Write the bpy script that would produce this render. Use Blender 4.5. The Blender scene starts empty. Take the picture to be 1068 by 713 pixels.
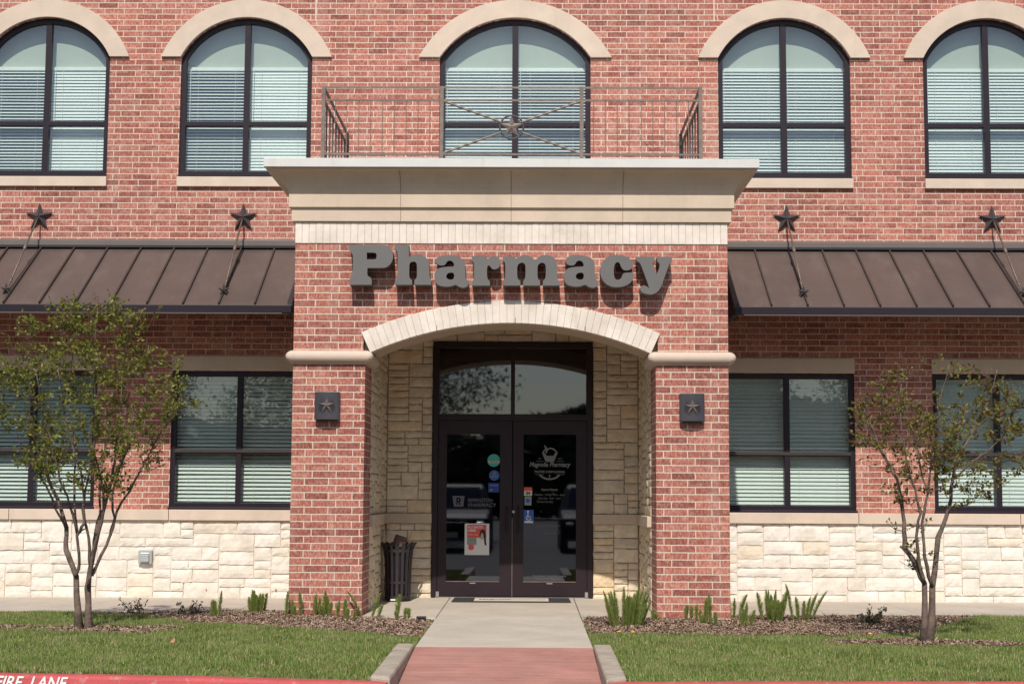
import bpy, math, random
import numpy as np
from mathutils import Vector, Matrix
from mathutils.geometry import tessellate_polygon
random.seed(7); rng = np.random.default_rng(7)
R = math.radians
scene = bpy.context.scene
COL = scene.collection
PI = math.pi

# ------------------------------------------------------------------ helpers
class MB:
    """Collects polygons, linked as one mesh."""
    def __init__(s): s.v = []; s.f = []; s.mi = []; s.cur = 0
    def add(s, vs, fs):
        b = len(s.v); s.v += [tuple(p) for p in vs]
        for f in fs: s.f.append(tuple(b + i for i in f)); s.mi.append(s.cur)
        return s
    def box(s, x0, x1, y0, y1, z0, z1):
        return s.add([(x0,y0,z0),(x1,y0,z0),(x1,y1,z0),(x0,y1,z0),(x0,y0,z1),(x1,y0,z1),(x1,y1,z1),(x0,y1,z1)],
              [(3,2,1,0),(4,5,6,7),(0,1,5,4),(1,2,6,5),(2,3,7,6),(3,0,4,7)])
    def prism(s, poly, y0, y1, holes=()):
        """poly in the XZ plane extruded along Y; front face at y0."""
        loops = [list(poly)] + [list(h) for h in holes]
        tri = tessellate_polygon([[Vector((p[0], p[1], 0)) for p in l] for l in loops])
        flat = [p for l in loops for p in l]; n = len(flat)
        vs = [(p[0], y0, p[1]) for p in flat] + [(p[0], y1, p[1]) for p in flat]
        fs = []
        for a, b, c in tri:
            A, B, C_ = flat[a], flat[b], flat[c]
            cr = (B[0]-A[0])*(C_[1]-A[1]) - (B[1]-A[1])*(C_[0]-A[0])
            if cr < 0: b, c = c, b
            fs.append((a, b, c)); fs.append((c+n, b+n, a+n))
        o = 0
        for k, l in enumerate(loops):
            m = len(l)
            ar = sum(l[i][0]*l[(i+1)%m][1]-l[(i+1)%m][0]*l[i][1] for i in range(m))
            for i in range(m):
                a, b = o+i, o+(i+1) % m
                if (ar > 0) == (k == 0): fs.append((a, a+n, b+n, b))
                else: fs.append((a, b, b+n, a+n))
            o += m
        return s.add(vs, fs)
    def tube(s, pts, rs, n=8, cap=True):
        pts = [Vector(p) for p in pts]
        if not hasattr(rs, '__len__'): rs = [rs]*len(pts)
        vs = []; fs = []
        prev = None
        for i, p in enumerate(pts):
            d = (pts[min(i+1, len(pts)-1)] - pts[max(i-1, 0)])
            if d.length < 1e-9: d = Vector((0,0,1))
            d.normalize()
            if prev is None:
                u = d.orthogonal().normalized()
            else:
                u = prev - d*prev.dot(d)
                u = u.normalized() if u.length > 1e-6 else d.orthogonal().normalized()
            prev = u; w = d.cross(u)
            for k in range(n):
                a = 2*PI*k/n
                vs.append(p + (u*math.cos(a) + w*math.sin(a))*rs[i])
        for i in range(len(pts)-1):
            for k in range(n):
                fs.append((i*n+k, i*n+(k+1)%n, (i+1)*n+(k+1)%n, (i+1)*n+k))
        if cap:
            fs.append(tuple(range(n-1, -1, -1))); fs.append(tuple((len(pts)-1)*n+k for k in range(n)))
        return s.add(vs, fs)
    def lathe(s, prof, c, n=24, close=True):
        vs = []; fs = []
        for r, z in prof:
            for k in range(n):
                a = 2*PI*k/n; vs.append((c[0]+r*math.cos(a), c[1]+r*math.sin(a), c[2]+z))
        for i in range(len(prof)-1):
            for k in range(n):
                fs.append((i*n+k, i*n+(k+1)%n, (i+1)*n+(k+1)%n, (i+1)*n+k))
        if close:
            fs.append(tuple(range(n-1, -1, -1))); fs.append(tuple((len(prof)-1)*n+k for k in range(n)))
        return s.add(vs, fs)
    def xf(s, M):
        s.v = [tuple(M @ Vector(p)) for p in s.v]; return s
    def build(s, name, mats, parent=None, smooth=False, bevel=0, label=None, cat=None, group=None, kind=None, origin=None):
        me = bpy.data.meshes.new(name)
        if origin is None:
            origin = world_loc(parent) if parent else (0, 0, 0)
            if parent is None and cat:
                a = np.array(s.v); origin = (float(a[:,0].mean()), float(a[:,1].mean()), float(a[:,2].min()))
        ox, oy, oz = origin
        me.from_pydata([(x-ox, y-oy, z-oz) for x, y, z in s.v], [], s.f)
        if not isinstance(mats, (list, tuple)): mats = [mats]
        for m in mats: me.materials.append(m)
        if len(mats) > 1: me.polygons.foreach_set('material_index', s.mi)
        if smooth: me.polygons.foreach_set('use_smooth', [True]*len(s.f))
        me.update()
        o = bpy.data.objects.new(name, me); COL.objects.link(o)
        if parent: o.parent = parent; pl = world_loc(parent); o.location = (ox-pl[0], oy-pl[1], oz-pl[2])
        else: o.location = origin
        if bevel:
            b = o.modifiers.new('bevel', 'BEVEL'); b.width = bevel; b.segments = 2; b.limit_method = 'ANGLE'; b.angle_limit = R(40)
        tag(o, label, cat, group, kind)
        return o
def world_loc(o):
    l = Vector(o.location)
    while o.parent: o = o.parent; l += Vector(o.location)
    return tuple(l)
def tag(o, label=None, cat=None, group=None, kind=None):
    if label: o['label'] = label
    if cat: o['category'] = cat
    if group: o['group'] = group
    if kind: o['kind'] = kind
    return o
def thing(name, loc, label, cat, group=None):
    o = bpy.data.objects.new(name, None); COL.objects.link(o); o.location = loc; o.empty_display_size = .1
    return tag(o, label, cat, group)
def copy_tree(o, loc=None, parent=None):
    c = o.copy(); COL.objects.link(c); c.parent = parent
    if loc is not None: c.location = loc
    for ch in list(o.children): copy_tree(ch, None, c)
    return c
def raw_mesh(name, verts, faces_n, mat, k=3, **kw):
    """big numpy meshes: verts (N,3), consecutive k-gons"""
    me = bpy.data.meshes.new(name)
    nv = len(verts); nf = nv // k
    me.vertices.add(nv); me.vertices.foreach_set('co', np.asarray(verts, np.float32).ravel())
    me.loops.add(nv); me.loops.foreach_set('vertex_index', np.arange(nv, dtype=np.int32))
    me.polygons.add(nf); me.polygons.foreach_set('loop_start', np.arange(0, nv, k, dtype=np.int32))
    me.polygons.foreach_set('loop_total', np.full(nf, k, dtype=np.int32))
    me.materials.append(mat); me.update(); me.validate()
    o = bpy.data.objects.new(name, me); COL.objects.link(o)
    p = kw.pop('parent', None)
    if p: o.parent = p
    tag(o, **kw); return o
def arc(cx, cz, r, a0, a1, n):
    return [(cx + r*math.cos(a0+(a1-a0)*i/n), cz + r*math.sin(a0+(a1-a0)*i/n)) for i in range(n+1)]

# ------------------------------------------------------------------ materials
def newmat(name):
    m = bpy.data.materials.new(name); m.use_nodes = True
    nt = m.node_tree; bs = nt.nodes['Principled BSDF']
    return m, nt, bs
def nd(nt, t, **kw):
    n = nt.nodes.new(t)
    for k, v in kw.items():
        if k.startswith('i_'):
            n.inputs[k[2:].replace('_', ' ')].default_value = v
        else: setattr(n, k, v)
    return n
def ramp(nt, stops, fac):
    r = nt.nodes.new('ShaderNodeValToRGB'); e = r.color_ramp.elements
    while len(e) < len(stops): e.new(.5)
    for el, (p, c) in zip(e, stops): el.position = p; el.color = (*c, 1)
    nt.links.new(fac, r.inputs[0]); return r
def mixc(nt, fac, a, b, mode='MIX'):
    n = nt.nodes.new('ShaderNodeMix'); n.data_type = 'RGBA'; n.blend_type = mode
    for s, v in ((0, fac), (6, a), (7, b)):
        if hasattr(v, 'links'): nt.links.new(v, n.inputs[s])
        elif s == 0: n.inputs[0].default_value = v
        else: n.inputs[s].default_value = (*v, 1)
    return n.outputs[2]
def simple(name, col, rough=.6, metal=0, var=.12, scale=6, bump=0, bscale=60, spec=.5, rand=0, coord='Object'):
    """plain painted / cast surface with a little procedural unevenness"""
    m, nt, bs = newmat(name)
    tc = nd(nt, 'ShaderNodeTexCoord')
    n1 = nd(nt, 'ShaderNodeTexNoise', i_Scale=scale, i_Detail=6, i_Roughness=.65)
    nt.links.new(tc.outputs[coord], n1.inputs['Vector'])
    lo = tuple(c*(1-var) for c in col); hi = tuple(min(1, c*(1+var)) for c in col)
    out = ramp(nt, [(.3, lo), (.7, hi)], n1.outputs[0]).outputs[0]
    if rand:
        g = nd(nt, 'ShaderNodeNewGeometry')
        rr = ramp(nt, [(0, (1-rand,)*3), (1, (1+rand*.3,)*3)], g.outputs['Random Per Island'])
        out = mixc(nt, 1, out, rr.outputs[0], 'MULTIPLY')
    nt.links.new(out, bs.inputs['Base Color'])
    bs.inputs['Roughness'].default_value = rough; bs.inputs['Metallic'].default_value = metal
    bs.inputs['Specular IOR Level'].default_value = spec
    if bump:
        n2 = nd(nt, 'ShaderNodeTexNoise', i_Scale=bscale, i_Detail=5)
        nt.links.new(tc.outputs[coord], n2.inputs['Vector'])
        b = nd(nt, 'ShaderNodeBump', i_Strength=bump, i_Distance=.01)
        nt.links.new(n2.outputs[0], b.inputs['Height']); nt.links.new(b.outputs[0], bs.inputs['Normal'])
    return m
def islands(name, stops, rough=.7, trans=0, spec=.3, nscale=None, bump=0, bscale=40):
    """each loose piece takes its own tone from the ramp"""
    m, nt, bs = newmat(name)
    g = nd(nt, 'ShaderNodeNewGeometry')
    r = ramp(nt, stops, g.outputs['Random Per Island']); out = r.outputs[0]
    tc = nd(nt, 'ShaderNodeTexCoord')
    if nscale:
        n1 = nd(nt, 'ShaderNodeTexNoise', i_Scale=nscale, i_Detail=7, i_Roughness=.7)
        nt.links.new(tc.outputs['Object'], n1.inputs['Vector'])
        rr = ramp(nt, [(.3, (.78,.76,.72)), (.65, (1.05,1.05,1.05))], n1.outputs[0])
        out = mixc(nt, 1, out, rr.outputs[0], 'MULTIPLY')
    nt.links.new(out, bs.inputs['Base Color'])
    bs.inputs['Roughness'].default_value = rough; bs.inputs['Specular IOR Level'].default_value = spec
    if trans:
        o = nt.nodes['Material Output']
        t = nd(nt, 'ShaderNodeBsdfTranslucent'); nt.links.new(out, t.inputs[0])
        mx = nd(nt, 'ShaderNodeMixShader'); mx.inputs[0].default_value = trans
        nt.links.new(bs.outputs[0], mx.inputs[1]); nt.links.new(t.outputs[0], mx.inputs[2]); nt.links.new(mx.outputs[0], o.inputs[0])
    if bump:
        n2 = nd(nt, 'ShaderNodeTexNoise', i_Scale=bscale, i_Detail=6, i_Roughness=.6)
        nt.links.new(tc.outputs['Object'], n2.inputs['Vector'])
        b = nd(nt, 'ShaderNodeBump', i_Strength=bump, i_Distance=.02)
        nt.links.new(n2.outputs[0], b.inputs['Height']); nt.links.new(b.outputs[0], bs.inputs['Normal'])
    return m
def brick_mat():
    m, nt, bs = newmat('red_brick')
    g = nd(nt, 'ShaderNodeNewGeometry')
    sp = nd(nt, 'ShaderNodeSeparateXYZ'); nt.links.new(g.outputs['Position'], sp.inputs[0])
    sn = nd(nt, 'ShaderNodeSeparateXYZ'); nt.links.new(g.outputs['True Normal'], sn.inputs[0])
    ab = nd(nt, 'ShaderNodeMath', operation='ABSOLUTE'); nt.links.new(sn.outputs[0], ab.inputs[0])
    gt = nd(nt, 'ShaderNodeMath', operation='GREATER_THAN'); gt.inputs[1].default_value = .5; nt.links.new(ab.outputs[0], gt.inputs[0])
    mx = nd(nt, 'ShaderNodeMix'); nt.links.new(gt.outputs[0], mx.inputs[0]); nt.links.new(sp.outputs[0], mx.inputs[2]); nt.links.new(sp.outputs[1], mx.inputs[3])
    cb = nd(nt, 'ShaderNodeCombineXYZ'); nt.links.new(mx.outputs[0], cb.inputs[0]); nt.links.new(sp.outputs[2], cb.inputs[1])
    # small wander of the joints
    wn = nd(nt, 'ShaderNodeTexNoise', i_Scale=9, i_Detail=3); nt.links.new(g.outputs['Position'], wn.inputs['Vector'])
    ws = nd(nt, 'ShaderNodeVectorMath', operation='MULTIPLY_ADD'); ws.inputs[1].default_value = (.008,.006,0)
    nt.links.new(wn.outputs['Color'], ws.inputs[0]); nt.links.new(cb.outputs[0], ws.inputs[2])
    off = nd(nt, 'ShaderNodeVectorMath', operation='ADD'); off.inputs[1].default_value = (.063+2.54*8, .7620*4+.0, 0); nt.links.new(ws.outputs[0], off.inputs[0])
    b = nd(nt, 'ShaderNodeTexBrick', offset=.32, offset_frequency=2)
    b.inputs['Color1'].default_value = (0,0,0,1); b.inputs['Color2'].default_value = (1,1,1,1); b.inputs['Mortar'].default_value = (.5,.5,.5,1)
    b.inputs['Scale'].default_value = 1; b.inputs['Mortar Size'].default_value = .0062; b.inputs['Mortar Smooth'].default_value = .25
    b.inputs['Brick Width'].default_value = .254; b.inputs['Row Height'].default_value = .0762
    nt.links.new(off.outputs[0], b.inputs['Vector'])
    tone = ramp(nt, [(0, (.25,.080,.062)), (.25, (.335,.110,.083)), (.55, (.40,.138,.103)), (.85, (.44,.166,.125)), (1, (.27,.083,.066))], b.outputs[0])
    # scratched, streaky face
    sv = nd(nt, 'ShaderNodeMapping'); sv.inputs['Scale'].default_value = (1, 1, .38); nt.links.new(g.outputs['Position'], sv.inputs[0])
    s1 = nd(nt, 'ShaderNodeTexNoise', i_Scale=52, i_Detail=5, i_Roughness=.78); nt.links.new(sv.outputs[0], s1.inputs['Vector'])
    s2 = nd(nt, 'ShaderNodeTexNoise', i_Scale=14, i_Detail=6, i_Roughness=.7); nt.links.new(g.outputs['Position'], s2.inputs['Vector'])
    c1 = ramp(nt, [(.36, (.60,.56,.56)), (.49, (.97,.97,.97)), (.63, (1.5,2.1,2.2))], s1.outputs[0])
    col = mixc(nt, 1, tone.outputs[0], c1.outputs[0], 'MULTIPLY')
    f2 = ramp(nt, [(.50, (0,0,0)), (.68, (.5,.5,.5))], s2.outputs[0])
    col = mixc(nt, f2.outputs[0], col, (.60,.36,.29))
    s3 = nd(nt, 'ShaderNodeTexNoise', i_Scale=.7, i_Detail=3); nt.links.new(g.outputs['Position'], s3.inputs['Vector'])
    c3 = ramp(nt, [(.35, (.9,.9,.92)), (.65, (1.06,1.05,1.03))], s3.outputs[0])
    col = mixc(nt, 1, col, c3.outputs[0], 'MULTIPLY')
    vm = nd(nt, 'ShaderNodeMapping'); vm.inputs['Scale'].default_value = (2.6, 2.6, .22); nt.links.new(g.outputs['Position'], vm.inputs[0])
    s4 = nd(nt, 'ShaderNodeTexNoise', i_Scale=1.5, i_Detail=6, i_Roughness=.65); nt.links.new(vm.outputs[0], s4.inputs['Vector'])
    col = mixc(nt, ramp(nt, [(.54, (0,0,0)), (.72, (.30,.30,.30))], s4.outputs[0]).outputs[0], col, (.56,.40,.34))
    col = mixc(nt, ramp(nt, [(.30, (.28,.28,.28)), (.42, (0,0,0))], s4.outputs[0]).outputs[0], col, (.20,.08,.07))
    mort = ramp(nt, [(.3, (.57,.47,.39)), (.7, (.69,.59,.50))], s1.outputs[0])
    col = mixc(nt, b.outputs[1], col, mort.outputs[0])
    nt.links.new(col, bs.inputs['Base Color']); bs.inputs['Roughness'].default_value = .88; bs.inputs['Specular IOR Level'].default_value = .25
    inv = nd(nt, 'ShaderNodeMath', operation='SUBTRACT'); inv.inputs[0].default_value = 1; nt.links.new(b.outputs[1], inv.inputs[1])
    ad = nd(nt, 'ShaderNodeMath', operation='MULTIPLY_ADD'); ad.inputs[1].default_value = .45; nt.links.new(s1.outputs[0], ad.inputs[0]); nt.links.new(inv.outputs[0], ad.inputs[2])
    bp = nd(nt, 'ShaderNodeBump', i_Strength=.55, i_Distance=.006); nt.links.new(ad.outputs[0], bp.inputs['Height']); nt.links.new(bp.outputs[0], bs.inputs['Normal'])
    return m
def glass_mat(name, tint, refl=.06, gain=1.0, wob=.0, rg=.01):
    m, nt, bs = newmat(name); nt.nodes.remove(bs)
    o = nt.nodes['Material Output']
    tr = nd(nt, 'ShaderNodeBsdfTransparent'); tr.inputs[0].default_value = (*tint, 1)
    gl = nd(nt, 'ShaderNodeBsdfGlossy'); gl.inputs['Roughness'].default_value = rg; gl.inputs[0].default_value = (.80,.86,1,1)
    fr = nd(nt, 'ShaderNodeFresnel'); ge = nd(nt, 'ShaderNodeNewGeometry')
    io = nd(nt, 'ShaderNodeMapRange'); io.inputs['To Min'].default_value = 1.5; io.inputs['To Max'].default_value = 1/1.5
    nt.links.new(ge.outputs['Backfacing'], io.inputs[0]); nt.links.new(io.outputs[0], fr.inputs[0])
    ma = nd(nt, 'ShaderNodeMath', operation='MULTIPLY_ADD'); ma.inputs[1].default_value = gain; ma.inputs[2].default_value = refl; ma.use_clamp = True
    nt.links.new(fr.outputs[0], ma.inputs[0])
    mx = nd(nt, 'ShaderNodeMixShader'); nt.links.new(ma.outputs[0], mx.inputs[0]); nt.links.new(tr.outputs[0], mx.inputs[1]); nt.links.new(gl.outputs[0], mx.inputs[2])
    nt.links.new(mx.outputs[0], o.inputs[0])
    if wob:
        g = nd(nt, 'ShaderNodeNewGeometry')
        n = nd(nt, 'ShaderNodeTexNoise', i_Scale=1.6, i_Detail=1); nt.links.new(g.outputs['Position'], n.inputs['Vector'])
        b = nd(nt, 'ShaderNodeBump', i_Strength=wob, i_Distance=.01); nt.links.new(n.outputs[0], b.inputs['Height']); nt.links.new(b.outputs[0], gl.inputs['Normal'])
    return m
def concrete_mat(name, c, streak=0, sc=1.0, contrast=.14):
    m, nt, bs = newmat(name)
    g = nd(nt, 'ShaderNodeNewGeometry')
    n1 = nd(nt, 'ShaderNodeTexNoise', i_Scale=1.3*sc, i_Detail=8, i_Roughness=.65); nt.links.new(g.outputs['Position'], n1.inputs['Vector'])
    n2 = nd(nt, 'ShaderNodeTexNoise', i_Scale=90, i_Detail=3); nt.links.new(g.outputs['Position'], n2.inputs['Vector'])
    lo = tuple(x*(1-contrast) for x in c); hi = tuple(x*(1+contrast) for x in c)
    col = ramp(nt, [(.3, lo), (.7, hi)], n1.outputs[0]).outputs[0]
    col = mixc(nt, 1, col, ramp(nt, [(.3, (.86,.86,.86)), (.7, (1.08,1.08,1.08))], n2.outputs[0]).outputs[0], 'MULTIPLY')
    n4 = nd(nt, 'ShaderNodeTexNoise', i_Scale=3.4, i_Detail=5, i_Roughness=.6); nt.links.new(g.outputs['Position'], n4.inputs['Vector'])
    col = mixc(nt, ramp(nt, [(.62, (0,0,0)), (.78, (.3,.3,.3))], n4.outputs[0]).outputs[0], col, tuple(x*.55 for x in c))
    if streak:
        mp = nd(nt, 'ShaderNodeMapping'); mp.inputs['Scale'].default_value = (.7, 9, 1); nt.links.new(g.outputs['Position'], mp.inputs[0])
        n3 = nd(nt, 'ShaderNodeTexNoise', i_Scale=1.6, i_Detail=7, i_Roughness=.7); nt.links.new(mp.outputs[0], n3.inputs['Vector'])
        col = mixc(nt, ramp(nt, [(.45, (0,0,0)), (.75, (streak,)*3)], n3.outputs[0]).outputs[0], col, (.50,.40,.37))
    nt.links.new(col, bs.inputs['Base Color']); bs.inputs['Roughness'].default_value = .85; bs.inputs['Specular IOR Level'].default_value = .3
    b = nd(nt, 'ShaderNodeBump', i_Strength=.3, i_Distance=.004); nt.links.new(n2.outputs[0], b.inputs['Height']); nt.links.new(b.outputs[0], bs.inputs['Normal'])
    return m

M = {}
M['brick'] = brick_mat()
M['tan'] = simple('tan_stucco', (.585,.475,.37), .8, var=.09, scale=2.5, bump=.25, bscale=220)
M['tan_band'] = simple('tan_cast_stone', (.60,.49,.40), .8, var=.10, scale=3, bump=.25, bscale=180)
M['cap'] = simple('cast_stone_cap', (.58,.47,.385), .75, var=.06, scale=5, bump=.15, bscale=150)
M['metal_cap'] = simple('pale_metal_coping', (.62,.61,.59), .45, var=.05, scale=4, spec=.4)
M['caulk'] = simple('joint_caulk', (.25,.19,.15), .8, var=.1)
M['pale_caulk'] = simple('pale_caulk', (.62,.50,.43), .8, var=.05)
M['whitebrick'] = islands('white_brick', [(0,(.76,.68,.615)),(.5,(.80,.73,.67)),(1,(.78,.70,.63))], .85, nscale=3, bump=.3, bscale=120)
M['peach_mortar'] = simple('peach_mortar', (.50,.40,.32), .9, var=.08)
M['stone'] = islands('white_limestone', [(0,(.75,.70,.63)),(.3,(.79,.75,.695)),(.75,(.75,.70,.63)),(.88,(.77,.675,.56)),(.94,(.79,.75,.69)),(1,(.77,.735,.68))], .88, nscale=4, bump=.35, bscale=18)
M['stone_mortar'] = simple('limestone_mortar', (.64,.585,.52), .9, var=.08, scale=20)
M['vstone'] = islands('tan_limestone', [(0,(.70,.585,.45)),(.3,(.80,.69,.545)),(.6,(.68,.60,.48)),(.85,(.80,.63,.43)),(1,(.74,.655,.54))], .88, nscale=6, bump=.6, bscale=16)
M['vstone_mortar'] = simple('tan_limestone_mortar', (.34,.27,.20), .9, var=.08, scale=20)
M['baluster'] = simple('rusty_thin_steel', (.22,.14,.11), .6, var=.2)
M['frame'] = simple('dark_bronze_aluminium', (.019,.0125,.020), .42, var=.1, spec=.28)
M['doorframe'] = simple('dark_door_aluminium', (.024,.014,.019), .4, var=.1, spec=.3)
M['awning'] = simple('bronze_standing_seam_metal', (.096,.070,.061), .42, var=.10, scale=2.2, spec=.5)
def weather(m, scale, lo, hi, col, bump=0, bscale=2.0, stretch=(1,1,1)):
    nt = m.node_tree; bs = nt.nodes['Principled BSDF']; g = nd(nt, 'ShaderNodeNewGeometry'); src = bs.inputs['Base Color'].links[0].from_socket
    mp = nd(nt, 'ShaderNodeMapping'); mp.inputs['Scale'].default_value = stretch; nt.links.new(g.outputs['Position'], mp.inputs[0])
    n = nd(nt, 'ShaderNodeTexNoise', i_Scale=scale, i_Detail=8, i_Roughness=.7); nt.links.new(mp.outputs[0], n.inputs['Vector'])
    f = ramp(nt, [(lo, (0,0,0)), (hi, (.55,.55,.55))], n.outputs[0])
    nt.links.new(mixc(nt, f.outputs[0], src, col), bs.inputs['Base Color'])
    if bump:
        n2 = nd(nt, 'ShaderNodeTexNoise', i_Scale=bscale, i_Detail=2); nt.links.new(g.outputs['Position'], n2.inputs['Vector'])
        b = nd(nt, 'ShaderNodeBump', i_Strength=bump, i_Distance=.05); nt.links.new(n2.outputs[0], b.inputs['Height']); nt.links.new(b.outputs[0], bs.inputs['Normal'])
weather(M['awning'], 1.4, .5, .75, (.165,.13,.115), .25, 2.2, (2.5, 1, .5))
for k_ in ('tan', 'tan_band', 'cap', 'metal_cap', 'whitebrick'): weather(M[k_], 2.0, .56, .8, (.46,.375,.30), 0, 1, (3, 3, .35))
M['flash'] = simple('bronze_flashing', (.14,.112,.105), .42, var=.08, scale=2)
M['darkmetal'] = simple('dark_painted_steel', (.030,.023,.027), .5, var=.15, spec=.5)
M['seam'] = simple('seam_edge_bronze', (.045,.033,.031), .45, var=.1)
M['rail'] = simple('weathered_grey_steel', (.18,.14,.12), .55, metal=.25, var=.3, scale=14)
M['raildark'] = simple('dark_grey_steel', (.07,.06,.06), .55, metal=.25, var=.3, scale=14)
M['letter'] = simple('letter_grey_paint', (.135,.130,.128), .5, var=.04, spec=.4)
M['star'] = simple('dark_cast_star', (.055,.047,.052), .38, var=.15, spec=.6)
M['rod'] = simple('bare_steel_rod', (.16,.125,.10), .5, metal=.4, var=.3, scale=20)
M['lampbox'] = simple('lantern_charcoal_metal', (.048,.045,.055), .45, var=.15, spec=.5)
M['blind'] = simple('white_blind_slat', (.80,.80,.77), .55, var=.03)
M['panel'] = simple('arch_infill_board', (.47,.485,.43), .8, var=.03)
M['roomwall'] = simple('dim_room_paint', (.10,.105,.11), .9, var=.05)
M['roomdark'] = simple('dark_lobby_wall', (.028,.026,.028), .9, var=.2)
M['glass'] = glass_mat('tinted_window_glass', (.835,.925,.905), .09, 1.0, .03)
M['doorglass'] = glass_mat('dark_door_glass', (.40,.41,.43), .09, 1.2, .006, .020)
M['concrete'] = concrete_mat('pale_concrete', (.50,.44,.375))
M['padconcrete'] = concrete_mat('entry_concrete', (.52,.46,.385))
M['curbconcrete'] = concrete_mat('curb_concrete', (.40,.34,.275), contrast=.25, sc=3)
M['redpaint'] = concrete_mat('red_painted_concrete', (.42,.19,.155), streak=.45, contrast=.2, sc=2)
M['kerbred'] = concrete_mat('red_kerb_paint', (.50,.095,.100), contrast=.14, sc=2)
weather(M['concrete'], 3.5, .56, .72, (.36,.31,.26)); weather(M['padconcrete'], 2.2, .56, .72, (.40,.34,.28)); weather(M['redpaint'], 2.6, .52, .72, (.46,.27,.23), 0, 1, (.6,4,1))
weather(M['kerbred'], 9, .56, .66, (.50,.33,.29)); weather(M['kerbred'], 2.5, .5, .75, (.33,.075,.075))
M['asphalt'] = concrete_mat('asphalt', (.115,.105,.10), contrast=.2)
M['soil'] = simple('lawn_soil', (.17,.135,.075), .95, var=.35, scale=9)
M['mulchbase'] = simple('mulch_bed_soil', (.13,.095,.075), .95, var=.4, scale=14, bump=.8, bscale=40)
M['mulch'] = islands('bark_mulch_chips', [(0,(.13,.080,.058)),(.35,(.24,.155,.112)),(.75,(.34,.24,.18)),(1,(.45,.34,.26))], .9)
M['grass'] = islands('lawn_grass_blades', [(0,(.085,.165,.028)),(.35,(.155,.26,.046)),(.64,(.235,.32,.075)),(.79,(.35,.36,.13)),(.91,(.50,.44,.24)),(1,(.64,.55,.36))], .6, trans=.25, nscale=1.6)
weather(M['grass'], 2.2, .50, .70, (.44,.38,.20))
M['bark'] = simple('crape_myrtle_bark', (.135,.096,.077), .85, var=.55, scale=12, bump=.7, bscale=35)
M['leafL'] = islands('olive_leaves', [(0,(.10,.125,.016)),(.4,(.16,.19,.028)),(.75,(.24,.26,.045)),(.9,(.28,.25,.06)),(1,(.17,.075,.045))], .5, trans=.35)
M['leafR'] = islands('bronzed_olive_leaves', [(0,(.11,.12,.020)),(.4,(.18,.18,.033)),(.7,(.22,.185,.04)),(.85,(.18,.09,.04)),(1,(.15,.06,.035))], .5, trans=.35)
M['seed'] = simple('dry_seed_heads', (.13,.06,.045), .9, var=.3)
M['fern'] = islands('foxtail_fern_needles', [(0,(.26,.36,.08)),(.4,(.44,.54,.16)),(.8,(.58,.64,.26)),(1,(.62,.55,.30))], .55, trans=.5)
M['fernstem'] = simple('fern_stem', (.12,.20,.04), .6)
M['shrub'] = islands('dark_shrub_leaves', [(0,(.035,.05,.02)),(.6,(.05,.065,.028)),(1,(.10,.075,.05))], .6, trans=.2)
M['twig'] = simple('dry_twig', (.20,.13,.09), .9, var=.3)
M['rubber'] = simple('black_rubber', (.035,.035,.036), .8, var=.2, bump=.5, bscale=120)
M['cream'] = simple('cream_print', (.60,.56,.47), .8, var=.05)
M['white'] = simple('white_print', (.72,.72,.72), .6, var=.02)
M['whitepaint'] = simple('white_stencil_paint', (.80,.74,.72), .7, var=.12, scale=60)
M['blue'] = simple('blue_print', (.03,.12,.42), .6, var=.03)
M['navy'] = simple('navy_print', (.012,.05,.30), .6, var=.03)
M['teal'] = simple('teal_print', (.06,.42,.38), .6, var=.03)
M['orange'] = simple('orange_print', (.65,.27,.13), .6, var=.03)
M['redprint'] = simple('red_print', (.70,.10,.07), .6, var=.05)
M['greyprint'] = simple('grey_print', (.25,.29,.29), .6, var=.05)
M['black'] = simple('black_print', (.015,.013,.015), .5, var=.05)
M['skin'] = simple('printed_face', (.55,.36,.29), .6, var=.03)
M['vinyl'] = simple('frosted_vinyl', (.20,.21,.23), .8, var=.03)
M['vinyldim'] = simple('dim_frosted_vinyl', (.13,.13,.16), .8, var=.03)
M['outlet'] = simple('grey_cast_outlet', (.36,.39,.40), .5, var=.1)
M['bag'] = simple('brown_paper', (.17,.10,.075), .9, var=.2, bump=.8, bscale=12)
M['liner'] = simple('dark_bin_liner', (.022,.026,.038), .4, var=.2)
M['steel'] = simple('brushed_steel', (.5,.48,.47), .35, metal=.8, var=.1)
M['yellow'] = simple('dandelion_yellow', (.75,.45,.01), .7)
M['deadleaf'] = simple('dead_leaf', (.40,.20,.13), .8, var=.2)
M['vinehi'] = simple('soffit_plaster', (.50,.395,.30), .85, var=.05, scale=2)
M['roof'] = simple('flat_roof', (.3,.3,.3), .9)
M['treedark'] = islands('background_tree_leaves', [(0,(.03,.045,.015)),(1,(.075,.095,.03))], .6)
M['carpaint'] = simple('dark_navy_car_paint', (.012,.014,.03), .5, spec=.12, var=.05)
M['carpaint2'] = simple('black_car_paint', (.012,.011,.012), .5, spec=.12, var=.05)
M['chrome'] = simple('chrome', (.7,.7,.7), .12, metal=1, var=.02)
M['tyre'] = simple('tyre_rubber', (.02,.02,.02), .8)
M['carglass'] = simple('car_glass', (.015,.018,.02), .05, spec=.9)

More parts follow.
